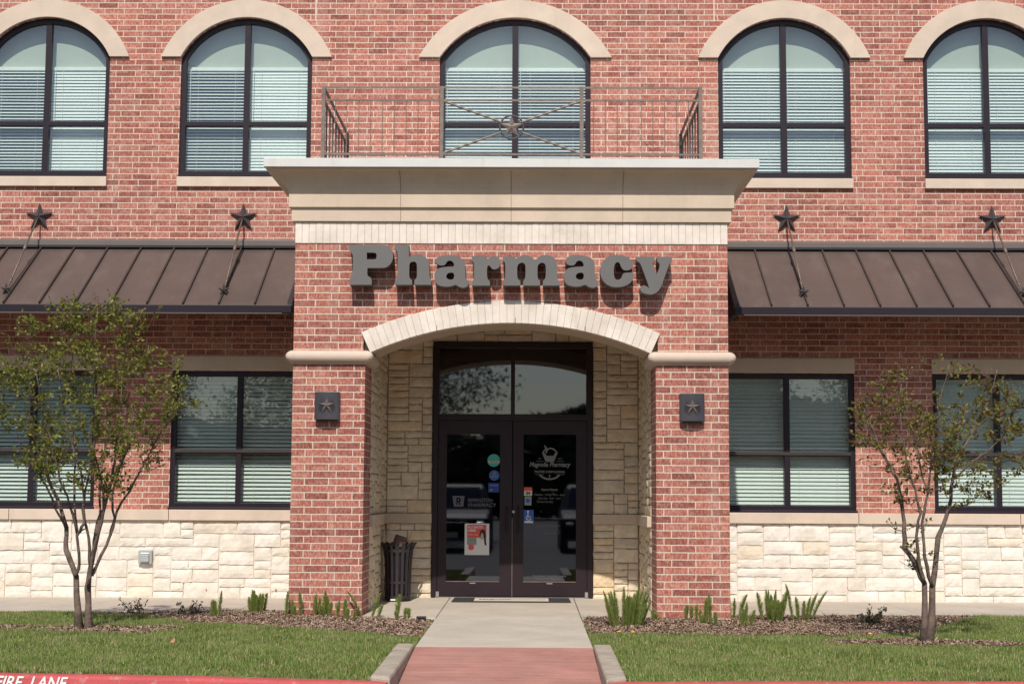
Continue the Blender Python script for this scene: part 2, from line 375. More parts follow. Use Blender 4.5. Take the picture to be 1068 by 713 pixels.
SUN_E, SKY_E, EXPO = 4.3, .10, 0.0
LETTERS={'P': ([[(-1.723, 3.913), (-1.324, 3.914), (-1.289, 3.895), (-1.264, 3.859), (-1.252, 3.815), (-1.251, 3.775), (-1.263, 3.735), (-1.286, 3.7), (-1.321, 3.673), (-1.368, 3.668), (-1.522, 3.667), (-1.525, 3.599), (-1.515, 3.58), (-1.489, 3.566), (-1.477, 3.552), (-1.476, 3.487), (-1.712, 3.486), (-1.717, 3.527), (-1.711, 3.547), (-1.686, 3.575), (-1.68, 3.623), (-1.679, 3.79), (-1.687, 3.822), (-1.71, 3.845), (-1.722, 3.857)]], [[(-1.532, 3.832), (-1.449, 3.832), (-1.433, 3.824), (-1.427, 3.81), (-1.427, 3.783), (-1.433, 3.768), (-1.444, 3.76), (-1.531, 3.76)]]), 'h': ([[(-1.236, 3.915), (-1.086, 3.915), (-1.083, 3.788), (-1.037, 3.809), (-0.982, 3.816), (-0.95, 3.812), (-0.927, 3.8), (-0.903, 3.783), (-0.887, 3.761), (-0.872, 3.729), (-0.867, 3.697), (-0.861, 3.586), (-0.853, 3.554), (-0.841, 3.538), (-0.841, 3.489), (-1.022, 3.489), (-1.022, 3.538), (-1.003, 3.554), (-0.995, 3.578), (-0.997, 3.705), (-1.003, 3.722), (-1.017, 3.735), (-1.036, 3.738), (-1.058, 3.733), (-1.072, 3.719), (-1.078, 3.7), (-1.078, 3.585), (-1.069, 3.557), (-1.046, 3.538), (-1.045, 3.489), (-1.226, 3.488), (-1.227, 3.537), (-1.209, 3.553), (-1.203, 3.577), (-1.204, 3.831), (-1.215, 3.851), (-1.235, 3.863)]], []), 'a': ([[(-0.796, 3.765), (-0.769, 3.789), (-0.73, 3.803), (-0.691, 3.809), (-0.643, 3.81), (-0.604, 3.805), (-0.533, 3.782), (-0.503, 3.758), (-0.488, 3.726), (-0.483, 3.687), (-0.48, 3.576), (-0.472, 3.552), (-0.448, 3.536), (-0.443, 3.512), (-0.448, 3.488), (-0.467, 3.469), (-0.491, 3.46), (-0.514, 3.458), (-0.554, 3.472), (-0.581, 3.492), (-0.632, 3.474), (-0.672, 3.469), (-0.711, 3.472), (-0.746, 3.479), (-0.774, 3.491), (-0.796, 3.515), (-0.806, 3.543), (-0.81, 3.574), (-0.808, 3.606), (-0.799, 3.634), (-0.784, 3.654), (-0.756, 3.67), (-0.729, 3.676), (-0.674, 3.684), (-0.611, 3.685), (-0.601, 3.698), (-0.602, 3.714), (-0.619, 3.74), (-0.635, 3.748), (-0.651, 3.75), (-0.67, 3.745), (-0.682, 3.73), (-0.694, 3.708), (-0.709, 3.699), (-0.729, 3.695), (-0.752, 3.698), (-0.772, 3.708), (-0.79, 3.725), (-0.797, 3.745)]], [[(-0.685, 3.583), (-0.679, 3.6), (-0.665, 3.615), (-0.634, 3.623), (-0.61, 3.618), (-0.599, 3.599), (-0.599, 3.575), (-0.61, 3.551), (-0.629, 3.545), (-0.649, 3.545), (-0.668, 3.553), (-0.68, 3.565)]]), 'a2': ([[(0.581, 3.77), (0.608, 3.794), (0.648, 3.808), (0.687, 3.814), (0.734, 3.815), (0.774, 3.81), (0.844, 3.787), (0.874, 3.763), (0.888, 3.731), (0.893, 3.691), (0.895, 3.58), (0.903, 3.557), (0.927, 3.541), (0.932, 3.517), (0.927, 3.493), (0.907, 3.474), (0.883, 3.465), (0.86, 3.463), (0.821, 3.477), (0.793, 3.497), (0.742, 3.479), (0.703, 3.474), (0.664, 3.477), (0.629, 3.484), (0.601, 3.496), (0.579, 3.52), (0.57, 3.548), (0.566, 3.579), (0.568, 3.611), (0.577, 3.639), (0.593, 3.659), (0.62, 3.675), (0.648, 3.681), (0.703, 3.688), (0.766, 3.689), (0.775, 3.703), (0.775, 3.719), (0.758, 3.745), (0.742, 3.753), (0.726, 3.754), (0.707, 3.75), (0.695, 3.734), (0.683, 3.713), (0.668, 3.703), (0.648, 3.7), (0.624, 3.702), (0.605, 3.713), (0.587, 3.73), (0.58, 3.75)]], [[(0.691, 3.588), (0.697, 3.605), (0.711, 3.619), (0.742, 3.627), (0.766, 3.623), (0.777, 3.604), (0.777, 3.58), (0.766, 3.556), (0.746, 3.55), (0.727, 3.55), (0.707, 3.558), (0.695, 3.57)]]), 'r': ([[(-0.413, 3.799), (-0.252, 3.799), (-0.25, 3.761), (-0.221, 3.789), (-0.196, 3.8), (-0.17, 3.802), (-0.14, 3.795), (-0.119, 3.772), (-0.109, 3.731), (-0.113, 3.694), (-0.134, 3.669), (-0.169, 3.655), (-0.2, 3.663), (-0.215, 3.684), (-0.226, 3.699), (-0.241, 3.696), (-0.251, 3.678), (-0.25, 3.576), (-0.24, 3.55), (-0.219, 3.529), (-0.219, 3.483), (-0.411, 3.482), (-0.411, 3.524), (-0.393, 3.544), (-0.388, 3.575), (-0.389, 3.709), (-0.396, 3.735), (-0.413, 3.75)]], []), 'm': ([[(-0.084, 3.796), (0.05, 3.797), (0.052, 3.769), (0.097, 3.801), (0.148, 3.813), (0.183, 3.808), (0.217, 3.795), (0.247, 3.767), (0.265, 3.757), (0.295, 3.791), (0.329, 3.808), (0.363, 3.813), (0.398, 3.813), (0.432, 3.805), (0.462, 3.785), (0.484, 3.75), (0.492, 3.711), (0.495, 3.564), (0.506, 3.534), (0.523, 3.519), (0.523, 3.486), (0.343, 3.486), (0.343, 3.537), (0.364, 3.555), (0.373, 3.581), (0.374, 3.689), (0.365, 3.715), (0.346, 3.73), (0.325, 3.73), (0.303, 3.719), (0.288, 3.698), (0.285, 3.667), (0.285, 3.581), (0.294, 3.553), (0.313, 3.537), (0.313, 3.485), (0.133, 3.485), (0.132, 3.537), (0.15, 3.554), (0.158, 3.58), (0.158, 3.689), (0.151, 3.715), (0.132, 3.729), (0.11, 3.729), (0.089, 3.719), (0.073, 3.697), (0.069, 3.667), (0.07, 3.58), (0.079, 3.552), (0.102, 3.535), (0.103, 3.485), (-0.082, 3.484), (-0.082, 3.527), (-0.065, 3.54), (-0.058, 3.562), (-0.057, 3.718), (-0.064, 3.735), (-0.083, 3.746)]], []), 'c': ([[(0.949, 3.635), (0.954, 3.683), (0.968, 3.726), (0.989, 3.758), (1.019, 3.787), (1.053, 3.806), (1.096, 3.817), (1.173, 3.817), (1.216, 3.805), (1.255, 3.784), (1.287, 3.758), (1.3, 3.732), (1.3, 3.697), (1.285, 3.671), (1.255, 3.654), (1.225, 3.649), (1.199, 3.655), (1.182, 3.671), (1.166, 3.703), (1.158, 3.727), (1.146, 3.738), (1.13, 3.738), (1.115, 3.731), (1.103, 3.709), (1.096, 3.67), (1.094, 3.627), (1.099, 3.584), (1.109, 3.56), (1.126, 3.549), (1.147, 3.549), (1.166, 3.56), (1.18, 3.58), (1.186, 3.606), (1.207, 3.626), (1.259, 3.628), (1.3, 3.632), (1.303, 3.593), (1.298, 3.559), (1.28, 3.531), (1.254, 3.505), (1.22, 3.487), (1.181, 3.475), (1.113, 3.47), (1.07, 3.476), (1.027, 3.495), (0.991, 3.525), (0.966, 3.566), (0.952, 3.605)]], []), 'y': ([[(1.336, 3.797), (1.529, 3.797), (1.529, 3.754), (1.509, 3.732), (1.514, 3.693), (1.529, 3.655), (1.548, 3.613), (1.567, 3.65), (1.578, 3.685), (1.581, 3.72), (1.572, 3.734), (1.555, 3.746), (1.555, 3.798), (1.712, 3.798), (1.712, 3.755), (1.687, 3.733), (1.627, 3.564), (1.596, 3.478), (1.575, 3.443), (1.549, 3.417), (1.519, 3.4), (1.489, 3.393), (1.455, 3.395), (1.421, 3.404), (1.391, 3.419), (1.375, 3.442), (1.375, 3.468), (1.388, 3.485), (1.412, 3.492), (1.438, 3.486), (1.455, 3.473), (1.467, 3.457), (1.462, 3.494), (1.404, 3.654), (1.379, 3.719), (1.362, 3.739), (1.336, 3.753)]], [])}
LEFT_STEMS=[[(-4.118, -1.4, -0.035), (-4.184, -1.36, 0.466), (-4.299, -1.31, 0.721), (-4.32, -1.27, 0.934), (-4.396, -1.23, 1.138), (-4.542, -1.19, 1.401), (-4.661, -1.14, 1.685), (-4.785, -1.1, 2.067)], [(-4.172, -1.4, 0.468), (-4.135, -1.44, 0.589), (-4.141, -1.49, 0.866), (-4.077, -1.53, 0.986), (-4.062, -1.57, 1.215), (-4.096, -1.62, 1.49), (-4.204, -1.66, 1.809), (-4.257, -1.71, 2.128), (-4.31, -1.75, 2.446)], [(-4.172, -1.38, 0.863), (-4.231, -1.47, 1.168), (-4.304, -1.56, 1.398), (-4.36, -1.65, 1.671), (-4.437, -1.74, 2.033), (-4.485, -1.83, 2.393)], [(-4.025, -1.4, -0.034), (-4.055, -1.37, 0.357), (-4.046, -1.34, 0.539), (-4.004, -1.32, 0.862), (-3.929, -1.29, 1.216), (-3.886, -1.26, 1.403), (-3.874, -1.23, 1.686), (-3.836, -1.21, 2.065), (-3.836, -1.18, 2.448), (-3.913, -1.15, 2.834)], [(-4.029, -1.42, 0.543), (-4.045, -1.46, 0.847), (-4.098, -1.51, 1.123), (-4.056, -1.55, 1.353), (-3.98, -1.59, 1.674), (-3.962, -1.63, 2.041), (-3.992, -1.68, 2.5), (-3.966, -1.72, 2.913)], [(-4.014, -1.4, 0.478), (-3.976, -1.41, 0.57), (-3.843, -1.42, 0.866), (-3.782, -1.44, 1.097), (-3.699, -1.45, 1.236), (-3.608, -1.46, 1.402), (-3.481, -1.47, 1.634), (-3.363, -1.49, 1.866), (-3.207, -1.5, 2.052)], [(-3.902, -1.2, 1.404), (-3.825, -1.12, 1.642), (-3.721, -1.05, 1.979), (-3.675, -0.97, 2.368), (-3.656, -0.9, 2.763)], [(-4.259, -1.7, 2.128), (-4.174, -1.75, 2.493), (-4.124, -1.8, 2.811)], [(-4.044, -1.35, 0.54), (-4.04, -1.28, 0.796), (-4.012, -1.21, 1.075), (-4.041, -1.14, 1.356), (-4.023, -1.07, 1.69), (-4.023, -1.0, 1.98)], [(-4.042, -1.42, 0.36), (-3.984, -1.5, 0.711), (-3.887, -1.58, 0.988), (-3.857, -1.66, 1.308), (-3.917, -1.74, 1.579), (-3.976, -1.82, 1.849)], [(-4.167, -1.4, 0.863), (-4.222, -1.34, 1.121), (-4.259, -1.27, 1.401), (-4.259, -1.21, 1.684), (-4.325, -1.15, 1.971)], [(-3.877, -1.3, 0.862), (-3.826, -1.37, 1.031), (-3.833, -1.44, 1.263), (-3.756, -1.51, 1.493), (-3.643, -1.58, 1.723), (-3.588, -1.65, 2.042)], [(-4.311, -1.3, 0.934), (-4.406, -1.35, 1.12), (-4.492, -1.4, 1.352), (-4.653, -1.45, 1.583), (-4.757, -1.5, 1.813)]]
RIGHT_STEMS=[[(3.731, -2.43, 0.008), (3.747, -2.41, 0.506), (3.678, -2.39, 0.675), (3.6, -2.37, 0.81), (3.592, -2.35, 1.041), (3.576, -2.33, 1.256), (3.549, -2.31, 1.429), (3.462, -2.29, 1.594), (3.39, -2.27, 1.743), (3.329, -2.25, 1.953), (3.266, -2.23, 2.086)], [(3.742, -2.43, 0.507), (3.685, -2.47, 0.703), (3.663, -2.51, 0.917), (3.684, -2.54, 1.129), (3.645, -2.58, 1.342), (3.571, -2.62, 1.511), (3.525, -2.66, 1.764), (3.487, -2.69, 2.017), (3.5, -2.73, 2.27)], [(3.773, -2.43, 0.009), (3.825, -2.4, 0.48), (3.894, -2.37, 0.914), (4.002, -2.35, 1.172), (4.05, -2.32, 1.432), (4.079, -2.29, 1.606), (4.186, -2.26, 1.747), (4.313, -2.24, 1.958), (4.442, -2.21, 2.225), (4.517, -2.18, 2.448)], [(3.809, -2.43, 0.482), (3.729, -2.47, 0.746), (3.718, -2.5, 1.044), (3.765, -2.54, 1.3), (3.797, -2.57, 1.598), (3.821, -2.61, 1.938), (3.895, -2.64, 2.236), (3.941, -2.68, 2.447)], [(4.055, -2.3, 1.432), (4.183, -2.35, 1.562), (4.345, -2.4, 1.691), (4.462, -2.45, 1.819), (4.536, -2.5, 1.947)], [(3.762, -2.55, 1.3), (3.724, -2.45, 1.514), (3.737, -2.35, 1.776), (3.83, -2.25, 2.043)]]
# ------------------------------------------------------------------ camera, light, world
FW = Vector((-0.01181413, 0.99487427, 0.1004272)); UP = Vector((-0.00404312, -0.10048092, 0.99493077)); RT = Vector((0.99992204, 0.0113482, 0.00520949))
cam_d = bpy.data.cameras.new('camera'); cam = bpy.data.objects.new('camera', cam_d); COL.objects.link(cam)
cam.matrix_world = Matrix(((RT.x, UP.x, -FW.x, .21), (RT.y, UP.y, -FW.y, -16.33), (RT.z, UP.z, -FW.z, 1.255), (0, 0, 0, 1)))
cam_d.lens = 53.93; cam_d.sensor_width = 36; cam_d.clip_end = 3000; cam_d.clip_start = .1
scene.camera = cam
EL = R(46.1); AZ = R(4)
sun_d = bpy.data.lights.new('sun', 'SUN'); sun_d.energy = SUN_E; sun_d.angle = R(.53); sun_d.color = (1, .93, .83)
sun = bpy.data.objects.new('sun', sun_d); COL.objects.link(sun); sun.location = (-3, -30, 30)
sun.rotation_euler = Vector((math.sin(AZ)*math.cos(EL), math.cos(AZ)*math.cos(EL), -math.sin(EL))).to_track_quat('-Z', 'Y').to_euler()
w = bpy.data.worlds.new('World'); scene.world = w; w.use_nodes = True
bg = w.node_tree.nodes['Background']; sky = w.node_tree.nodes.new('ShaderNodeTexSky'); sky.sky_type = 'NISHITA'; sky.sun_disc = False
sky.sun_elevation = EL; sky.sun_rotation = R(184); sky.air_density = 1.2; sky.dust_density = 1.0; sky.ozone_density = 1.0
w.node_tree.links.new(sky.outputs[0], bg.inputs[0]); bg.inputs[1].default_value = SKY_E
vs = scene.view_settings; vs.view_transform = 'Standard'; vs.look = 'None'; vs.exposure = EXPO; vs.gamma = 1; vs.use_curve_mapping = False
scene.cycles.max_bounces = 8; scene.cycles.transparent_max_bounces = 12

WY = 3.25          # main wall face
# ------------------------------------------------------------------ ground
m = MB(); m.add([(-600,-600,-.152),(600,-600,-.152),(600,600,-.152),(-600,600,-.152)], [(0,1,2,3)])
m.build('ground', M['asphalt'], kind='structure')
KL = [(-12,-4.3),(-3.55,-5.27),(-2.15,-5.43),(-.74,-5.62)]
KR = [(.74,-5.60),(3.65,-5.37),(12,-4.85)]
m = MB()
for K in (KL, KR):
    pl = [(x, y) for x, y in K] + [(K[-1][0], 14), (K[0][0], 14)]
    n = len(pl); vs_ = [(x, y, -.055) for x, y in pl]
    m.add(vs_, [tuple(range(n))])
m.add([(-.74,-5.62,-.15),(.74,-5.62,-.15),(.74,14,-.06),(-.74,14,-.06)], [(0,1,2,3)])
m.build('terrain', M['soil'], kind='structure')
def kerb(K, name='kerb'):
    m = MB(); prof = [(-.16,-.3),(-.16,-.018),(-.145,-.002),(-.03,.0),(-.012,-.006),(0,-.022),(.022,-.15),(.022,-.3)]   # across (towards the street), z
    K2 = []
    for a, b in zip(K, K[1:]):
        ln = math.hypot(b[0]-a[0], b[1]-a[1]); k = max(1, int(ln/1.0))
        for i in range(k): K2.append((a[0]+(b[0]-a[0])*i/k, a[1]+(b[1]-a[1])*i/k))
    K2.append(K[-1])
    P = []
    for i, (x, y) in enumerate(K2):
        a = K2[max(0, i-1)]; b = K2[min(len(K2)-1, i+1)]
        d = Vector((b[0]-a[0], b[1]-a[1], 0)).normalized(); nrm = Vector((d.y, -d.x, 0))
        wob = .004*math.sin(i*2.3)
        P.append([(x+nrm.x*(o+.16), y+nrm.y*(o+.16), z+wob) for o, z in prof])
    n = len(prof)
    fs = []
    for i in range(len(P)-1):
        for k in range(n-1): fs.append((i*n+k, (i+1)*n+k, (i+1)*n+k+1, i*n+k+1))
    fs.append(tuple(range(n))); fs.append(tuple((len(P)-1)*n+k for k in range(n-1, -1, -1)))
    m.add([p for r in P for p in r], fs)
    return m.build(name, M['kerbred'], kind='structure')
kerb(KL); kerb(KR)
# walkway from the door, side pads, pavement along the wall: slabs with tooled joints
def slab(m, pts, top, t=.12):
    n = len(pts); z = top if hasattr(top, '__len__') else [top]*n
    m.add([(x, y, zz) for (x, y), zz in zip(pts, z)] + [(x, y, zz-t) for (x, y), zz in zip(pts, z)],
          [tuple(range(n)), tuple(range(2*n-1, n-1, -1))] + [(i, i+n, (i+1)%n+n, (i+1)%n) for i in range(n)])
m = MB(); g = .007
slab(m, [(-.75,-3.25),(.75,-3.25),(.75,-.25-g),(-.75,-.25-g)], [0,0,.012,.012])
slab(m, [(-.75,-.25),(.75,-.25),(.75,2.6),(-.75,2.6)], [.012,.012,.035,.035])
slab(m, [(-1.56,-.12),(-.75-g,-.25),(-.75-g,2.6),(-1.56,2.6)], [.0,.01,.035,.03])
slab(m, [(.75+g,-.25),(1.56,-.12),(1.56,2.6),(.75+g,2.6)], [.01,0,.03,.035])
m.build('entry_path', M['padconcrete'], kind='structure', bevel=.008)
m = MB(); x = -12.0
for s in (-1, 1):
    for k in range(7):
        a = 1.57 + k*1.52; b = a + 1.52 - g
        x0, x1 = (a, b) if s > 0 else (-b, -a)
        zz = -.03
        slab(m, [(x0,.48),(x1,.48),(x1,WY+.1),(x0,WY+.1)], zz)
m.build('pavement', M['concrete'], kind='structure', bevel=.008)
m = MB()
slab(m, [(-.735,-6.05),(.735,-6.05),(.745,-3.255),(-.745,-3.255)], [-.147,-.147,.0,.0])
m.build('red_ramp', M['redpaint'], kind='structure')
for s in (-1, 1):
    m = MB()
    a = [(s*.752,-3.27),(s*.9,-3.27),(s*.885,-5.60),(s*.735,-5.72)]
    if s < 0: a = a[::-1]
    slab(m, a, .03, .25)
    m.build('ramp_kerb', M['curbconcrete'], kind='structure', bevel=.02)

# ------------------------------------------------------------------ beds, mulch, lawns
def in_poly(x, y, P):
    c = np.zeros(np.shape(x), bool); n = len(P)
    for i in range(n):
        x1, y1 = P[i]; x2, y2 = P[(i+1)%n]
        c ^= ((y1 > y) != (y2 > y)) & (x < (x2-x1)*(y-y1)/((y2-y1) or 1e-9)+x1)
    return c
BL = [(-4.35,.48),(-4.1,.1),(-3.6,-.35),(-3.2,-.85),(-2.6,-1.25),(-2.0,-1.6),(-1.4,-2.0),(-.76,-2.25),(-.76,.48)]
BR = [(.76,.48),(.76,-1.85),(1.4,-1.95),(2.1,-2.0),(2.8,-1.95),(3.4,-1.75),(4.0,-1.25),(4.5,-.5),(4.9,.1),(5.2,.48)]
def ell(x, y, cx, cy, rx, ry): 
    return ((x-cx)/rx)**2 + ((y-cy)/ry)**2 < 1 + .25*np.sin(x*9)+.15*np.sin(y*13+x*5)
def in_bed(x, y):
    wx = x + .05*np.sin(y*7) ; wy = y + .07*np.sin(x*6+1) + .04*np.sin(x*17)
    return in_poly(wx, wy, BL) | in_poly(wx, wy, BR) | ell(x, y, -4.05, -1.58, 1.0, .36) | ell(x, y, 3.75, -2.52, .85, .30)
def under(x, y):  # pillars, paths
    return (np.abs(x) < .76) | ((np.abs(x) < 1.58) & (y > -.15)) | ((np.abs(x) < 2.34) & (y > -.02)) | (y > .47)
def gz(x, y):     # gentle ground relief
    return -.02 + .012*np.sin(x*1.7+y) + .008*np.sin(y*3.1+x*2.3)
mb = MB(); st = .06
xs = np.arange(-6, 6, st); ys = np.arange(-3.2, .5, st)
for i, xx in enumerate(xs):
    cy_ = ys + st/2; ok = in_bed(np.full_like(cy_, xx+st/2), cy_) & ~((np.abs(xx+st/2) < .76) | ((abs(xx+st/2) < 1.56) & (cy_ > -.1)))
    for yy in ys[ok]:
        q = [(xx, yy), (xx+st, yy), (xx+st, yy+st), (xx, yy+st)]
        mb.add([(a, b, float(gz(a, b))+.004+.006*math.sin(a*23)*math.sin(b*29)) for a, b in q], [(0,1,2,3)])
mb.build('bed_soil', M['mulchbase'], kind='structure')
def scatter(n, x0, x1, y0, y1): return rng.uniform(x0, x1, n), rng.uniform(y0, y1, n)
# mulch chips
x, y = scatter(260000, -5.5, 5.5, -3.1, .5); k = in_bed(x, y) & ~((np.abs(x) < .77) | ((np.abs(x) < 1.58) & (y > -.12))) & ~((np.abs(x) < 2.34) & (np.abs(x) > 1.54) & (y > -.01))
x, y = x[k], y[k]; n = len(x)
z = gz(x, y) + .008 + rng.uniform(0, .02, n)
a = rng.uniform(0, 2*PI, n); t = rng.normal(0, .35, n); L = rng.uniform(.008, .026, n); W = rng.uniform(.003, .007, n)
d = np.stack([np.cos(a)*np.cos(t), np.sin(a)*np.cos(t), np.sin(t)], 1)*L[:,None]; e = np.stack([-np.sin(a), np.cos(a), rng.normal(0,.4,n)], 1)*W[:,None]
c = np.stack([x, y, z], 1)
V = np.stack([c-d-e, c+d-e*.7, c+d+e, c-d+e*.8], 1).reshape(-1, 3)
raw_mesh('bark_mulch', V, None, M['mulch'], 4, kind='stuff', label='brown bark mulch filling the planting beds', cat='mulch')
# grass
def lawn(x0, x1, yb, lab, n):
    x, y = scatter(n, x0, x1, -5.66, .5)
    keep = ~under(x, y)
    ky = np.interp(x, [p[0] for p in KL+KR], [p[1] for p in KL+KR])
    keep &= (y > ky+.02) & ~((np.abs(x) < .91) & (y < -3.2))
    pt = np.sin(x*2.9+np.sin(y*2.1)*2)*np.sin(y*3.7+np.sin(x*1.7)*2)+.4*np.sin(x*11)*np.sin(y*13)
    keep &= ~((pt > .72) & (rng.random(n) < .72)); keep &= ~((y < ky+.28+.1*np.sin(x*5)) & (rng.random(n) < .35))
    bed = in_bed(x, y); keep &= (~bed | (rng.random(n) < .03))
    # denser towards the camera
    x, y = x[keep], y[keep]; n = len(x)
    clump = .5+.5*np.sin(x*5.1+np.sin(y*4))*np.sin(y*6.3+np.sin(x*3.7))
    h = rng.uniform(.02, .055, n)*(.6+.7*clump)
    h[y > -.6] *= 1.1
    a = rng.uniform(0, 2*PI, n); lean = rng.normal(0, .55, n)
    w_ = rng.uniform(.0024, .0050, n)
    base = np.stack([x, y, gz(x, y)-.006], 1)
    side = np.stack([np.cos(a), np.sin(a), np.zeros(n)], 1)*w_[:,None]
    b = a + PI/2 + rng.normal(0,.5,n)
    tip = base + np.stack([np.cos(b)*np.sin(lean), np.sin(b)*np.sin(lean), np.cos(lean)], 1)*h[:,None]
    V = np.stack([base-side, base+side, tip], 1).reshape(-1, 3)
    raw_mesh('lawn_grass', V, None, M['grass'], 3, kind='stuff', label=lab, cat='grass')
lawn(-7.5, -.76, 0, 'short green lawn between the left bed and the red kerb', 640000)
lawn(.76, 7.5, 0, 'short green lawn between the right bed and the red kerb', 640000)

# ------------------------------------------------------------------ building
B = thing('pharmacy_building', (0, WY, 0), 'two-storey red brick pharmacy with arched windows and projecting entrance porch', 'building')
UPW = [(-6.14,.83,.94),(-3.515,.86,.955),(0,.985,1.18),(3.505,.86,.955),(6.14,.83,.94)]   # centre, half width, arch radius
SP = 6.96
def arch_pts(cx, hw, r, n=28, z0=SP):
    zc = 7.5 - r if True else 0
    a = math.acos(min(1, hw/r)); zc = z0 - r*math.sin(a)
    return zc, [(cx + r*math.cos(a+(PI-2*a)*i/n), zc + r*math.sin(a+(PI-2*a)*i/n)) for i in range(n+1)]
def R_for(hw, rise): return (hw*hw+rise*rise)/(2*rise)
UPW = [(c, h, R_for(h, .53)) for c, h, _ in UPW]
LOW = [(-6.17,.83),(-3.51,.87),(3.49,.86),(6.17,.83)]
holes = []
for c, h, r in UPW:
    zc, ap = arch_pts(c, h, r); holes.append([(c-h, 5.365),(c+h, 5.365)] + ap)
wl = [(-11,.5),(11,.5),(11,9.4),(-11,9.4)]
for c, h in LOW: holes.append([(c-h,1.08),(c+h,1.08),(c+h,2.845),(c-h,2.845)])
wl = [(-11,.5),(-1.25,.5),(-1.25,3.3),(1.25,3.3),(1.25,.5),(11,.5),(11,9.4),(-11,9.4)]
mw = MB(); mw.prism(wl, WY, WY+.22, holes)
holes_door = 1
mw.box(-11, -1.25, WY, WY+.22, -.3, .5); mw.box(1.25, 11, WY, WY+.22, -.3, .5)
mw.build('brick_wall', M['brick'], B)
m = MB()   # shell: sides, back, roof, floors, rooms
m.box(-11, -10.8, WY+.22, 14, -.3, 9.4); m.box(10.8, 11, WY+.22, 14, -.3, 9.4); m.box(-11, 11, 13.8, 14, -.3, 9.4)
m.build('rear_wall', M['brick'], B)
m = MB(); m.box(-10.8, 10.8, WY+.22, 13.8, 9.0, 9.2); m.build('roof', M['roof'], B)
m = MB(); m.box(-10.8, 10.8, 6.4, 6.5, 0, 9); m.box(-10.8,10.8, WY+.22, 6.4, 3.9, 4.2)
for x_ in (-4.8,-1.6,1.6,4.8): m.box(x_-.04, x_+.04, WY+.22, 6.4, 0, 9)
m.box(-10.8,10.8, WY+.22, 6.4, -.1, 0.0)
m.build('room_partition', M['roomwall'], B)
for x_ in (-2.62, 2.6):
    m = MB(); m.box(x_-.009, x_+.009, WY-.003, WY+.02, 7.45, 9.4); m.build('control_joint', M['pale_caulk'], B)

# ashlar packing
def ashlar(W, H, seed=1, u=.055, wmax=9, hmax=5):
    rn = random.Random(seed); nx = int(round(W/u)); nz = int(round(H/u)); ux = W/nx; uz = H/nz
    occ = [[False]*nx for _ in range(nz)]; out = []
    for j in range(nz):
        i = 0
        while i < nx:
            if occ[j][i]: i += 1; continue
            free = 0
            while i+free < nx and not occ[j][i+free]: free += 1
            w_ = min(free, rn.choice([4,4,5,6,6,7,8,9,10,11][:wmax+1])); 
            if free - w_ < 3: w_ = free if free <= 10 else free//2
            h_ = min(nz-j, rn.choice([2,2,2,3,3,3,4][:hmax+2])); 
            if nz-j-h_ < 2: h_ = nz-j
            if w_ < h_ and rn.random() < .5: h_ = max(2, min(w_, nz-j))
            if nz-j-h_ == 1: h_ += 1
            for b in range(j, min(nz, j+h_)):
                for a in range(i, i+w_): occ[b][a] = True
            out.append((i*ux, j*uz, w_*ux, min(h_, nz-j)*uz)); i += w_
    return out
def stone_field(m, W, H, fn, seed, depth=.028, gap=.006, u_=.055):
    """split-face blocks; fn maps (u, v, out) to the world"""
    rn = random.Random(seed)
    for (x0, z0, w_, h_) in ashlar(W, H, seed=seed, u=u_):
        x1, z1 = x0+w_-gap, z0+h_-gap; x0 += gap; z0 += gap
        d0 = depth*rn.uniform(.5, 1.0)
        nx = max(3, int(w_/.05)); nz = max(3, int(h_/.05)); vs_ = []; fs = []
        tx, tz = rn.uniform(-.15,.15), rn.uniform(-.15,.12)
        for j in range(nz+1):
            for i in range(nx+1):
                u, v = i/nx, j/nz; edge = i in (0, nx) or j in (0, nz)
                o = d0*(1+tx*(u-.5)+tz*(v-.5)) + rn.gauss(0, .0018)
                jx, jz = rn.gauss(0, .003), rn.gauss(0, .003)
                if edge: o -= .008; 
                vs_.append(fn(x0+(x1-x0)*u+jx, z0+(z1-z0)*v+jz, max(.002, o)))
        for j in range(nz):
            for i in range(nx): a = j*(nx+1)+i; fs.append((a, a+1, a+nx+2, a+nx+1))
        # rim back to the mortar
        ring = [i for i in range(nx+1)] + [(j)*(nx+1)+nx for j in range(1, nz+1)] + [nz*(nx+1)+i for i in range(nx-1, -1, -1)] + [j*(nx+1) for j in range(nz-1, 0, -1)]
        b = len(vs_)
        for r_ in ring:
            j, i = divmod(r_, nx+1); vs_.append(fn(x0+(x1-x0)*i/nx, z0+(z1-z0)*j/nz, -.01))
        for q in range(len(ring)):
            q2 = (q+1) % len(ring); fs.append((ring[q2], ring[q], b+q, b+q2))
        m.add(vs_, fs)
for s in (-1, 1):
    xa = 2.33
    m = MB(); mo = MB()
    if s > 0: fn = lambda u, v, o: (xa+u, WY-.045-o, -.06+v)
    else: fn = lambda u, v, o: (-8.9+u, WY-.045-o, -.06+v)
    W = 8.9-xa
    stone_field(m, W, 1.0, fn, 11+s)
    st_ = m.build('limestone_wainscot', M['stone'], B)
    if s > 0: mo.box(xa-.0, 8.9, WY-.045, WY+.0-.002, -.1, .945)
    else: mo.box(-8.9, -xa, WY-.045, WY-.002, -.1, .945)
    mo.build('mortar', M['stone_mortar'], st_)
    m = MB(); 
    xx = xa; k = 0
    while xx < 8.9:
        x2 = min(8.9, xx+2.03); a, b = (xx, x2-.006) if s > 0 else (-x2+.006, -xx)
        m.box(a, b, WY-.10, WY-.001, .94, 1.075); xx = x2
    m.build('stone_sill_band', M['tan_band'], B, bevel=.006)

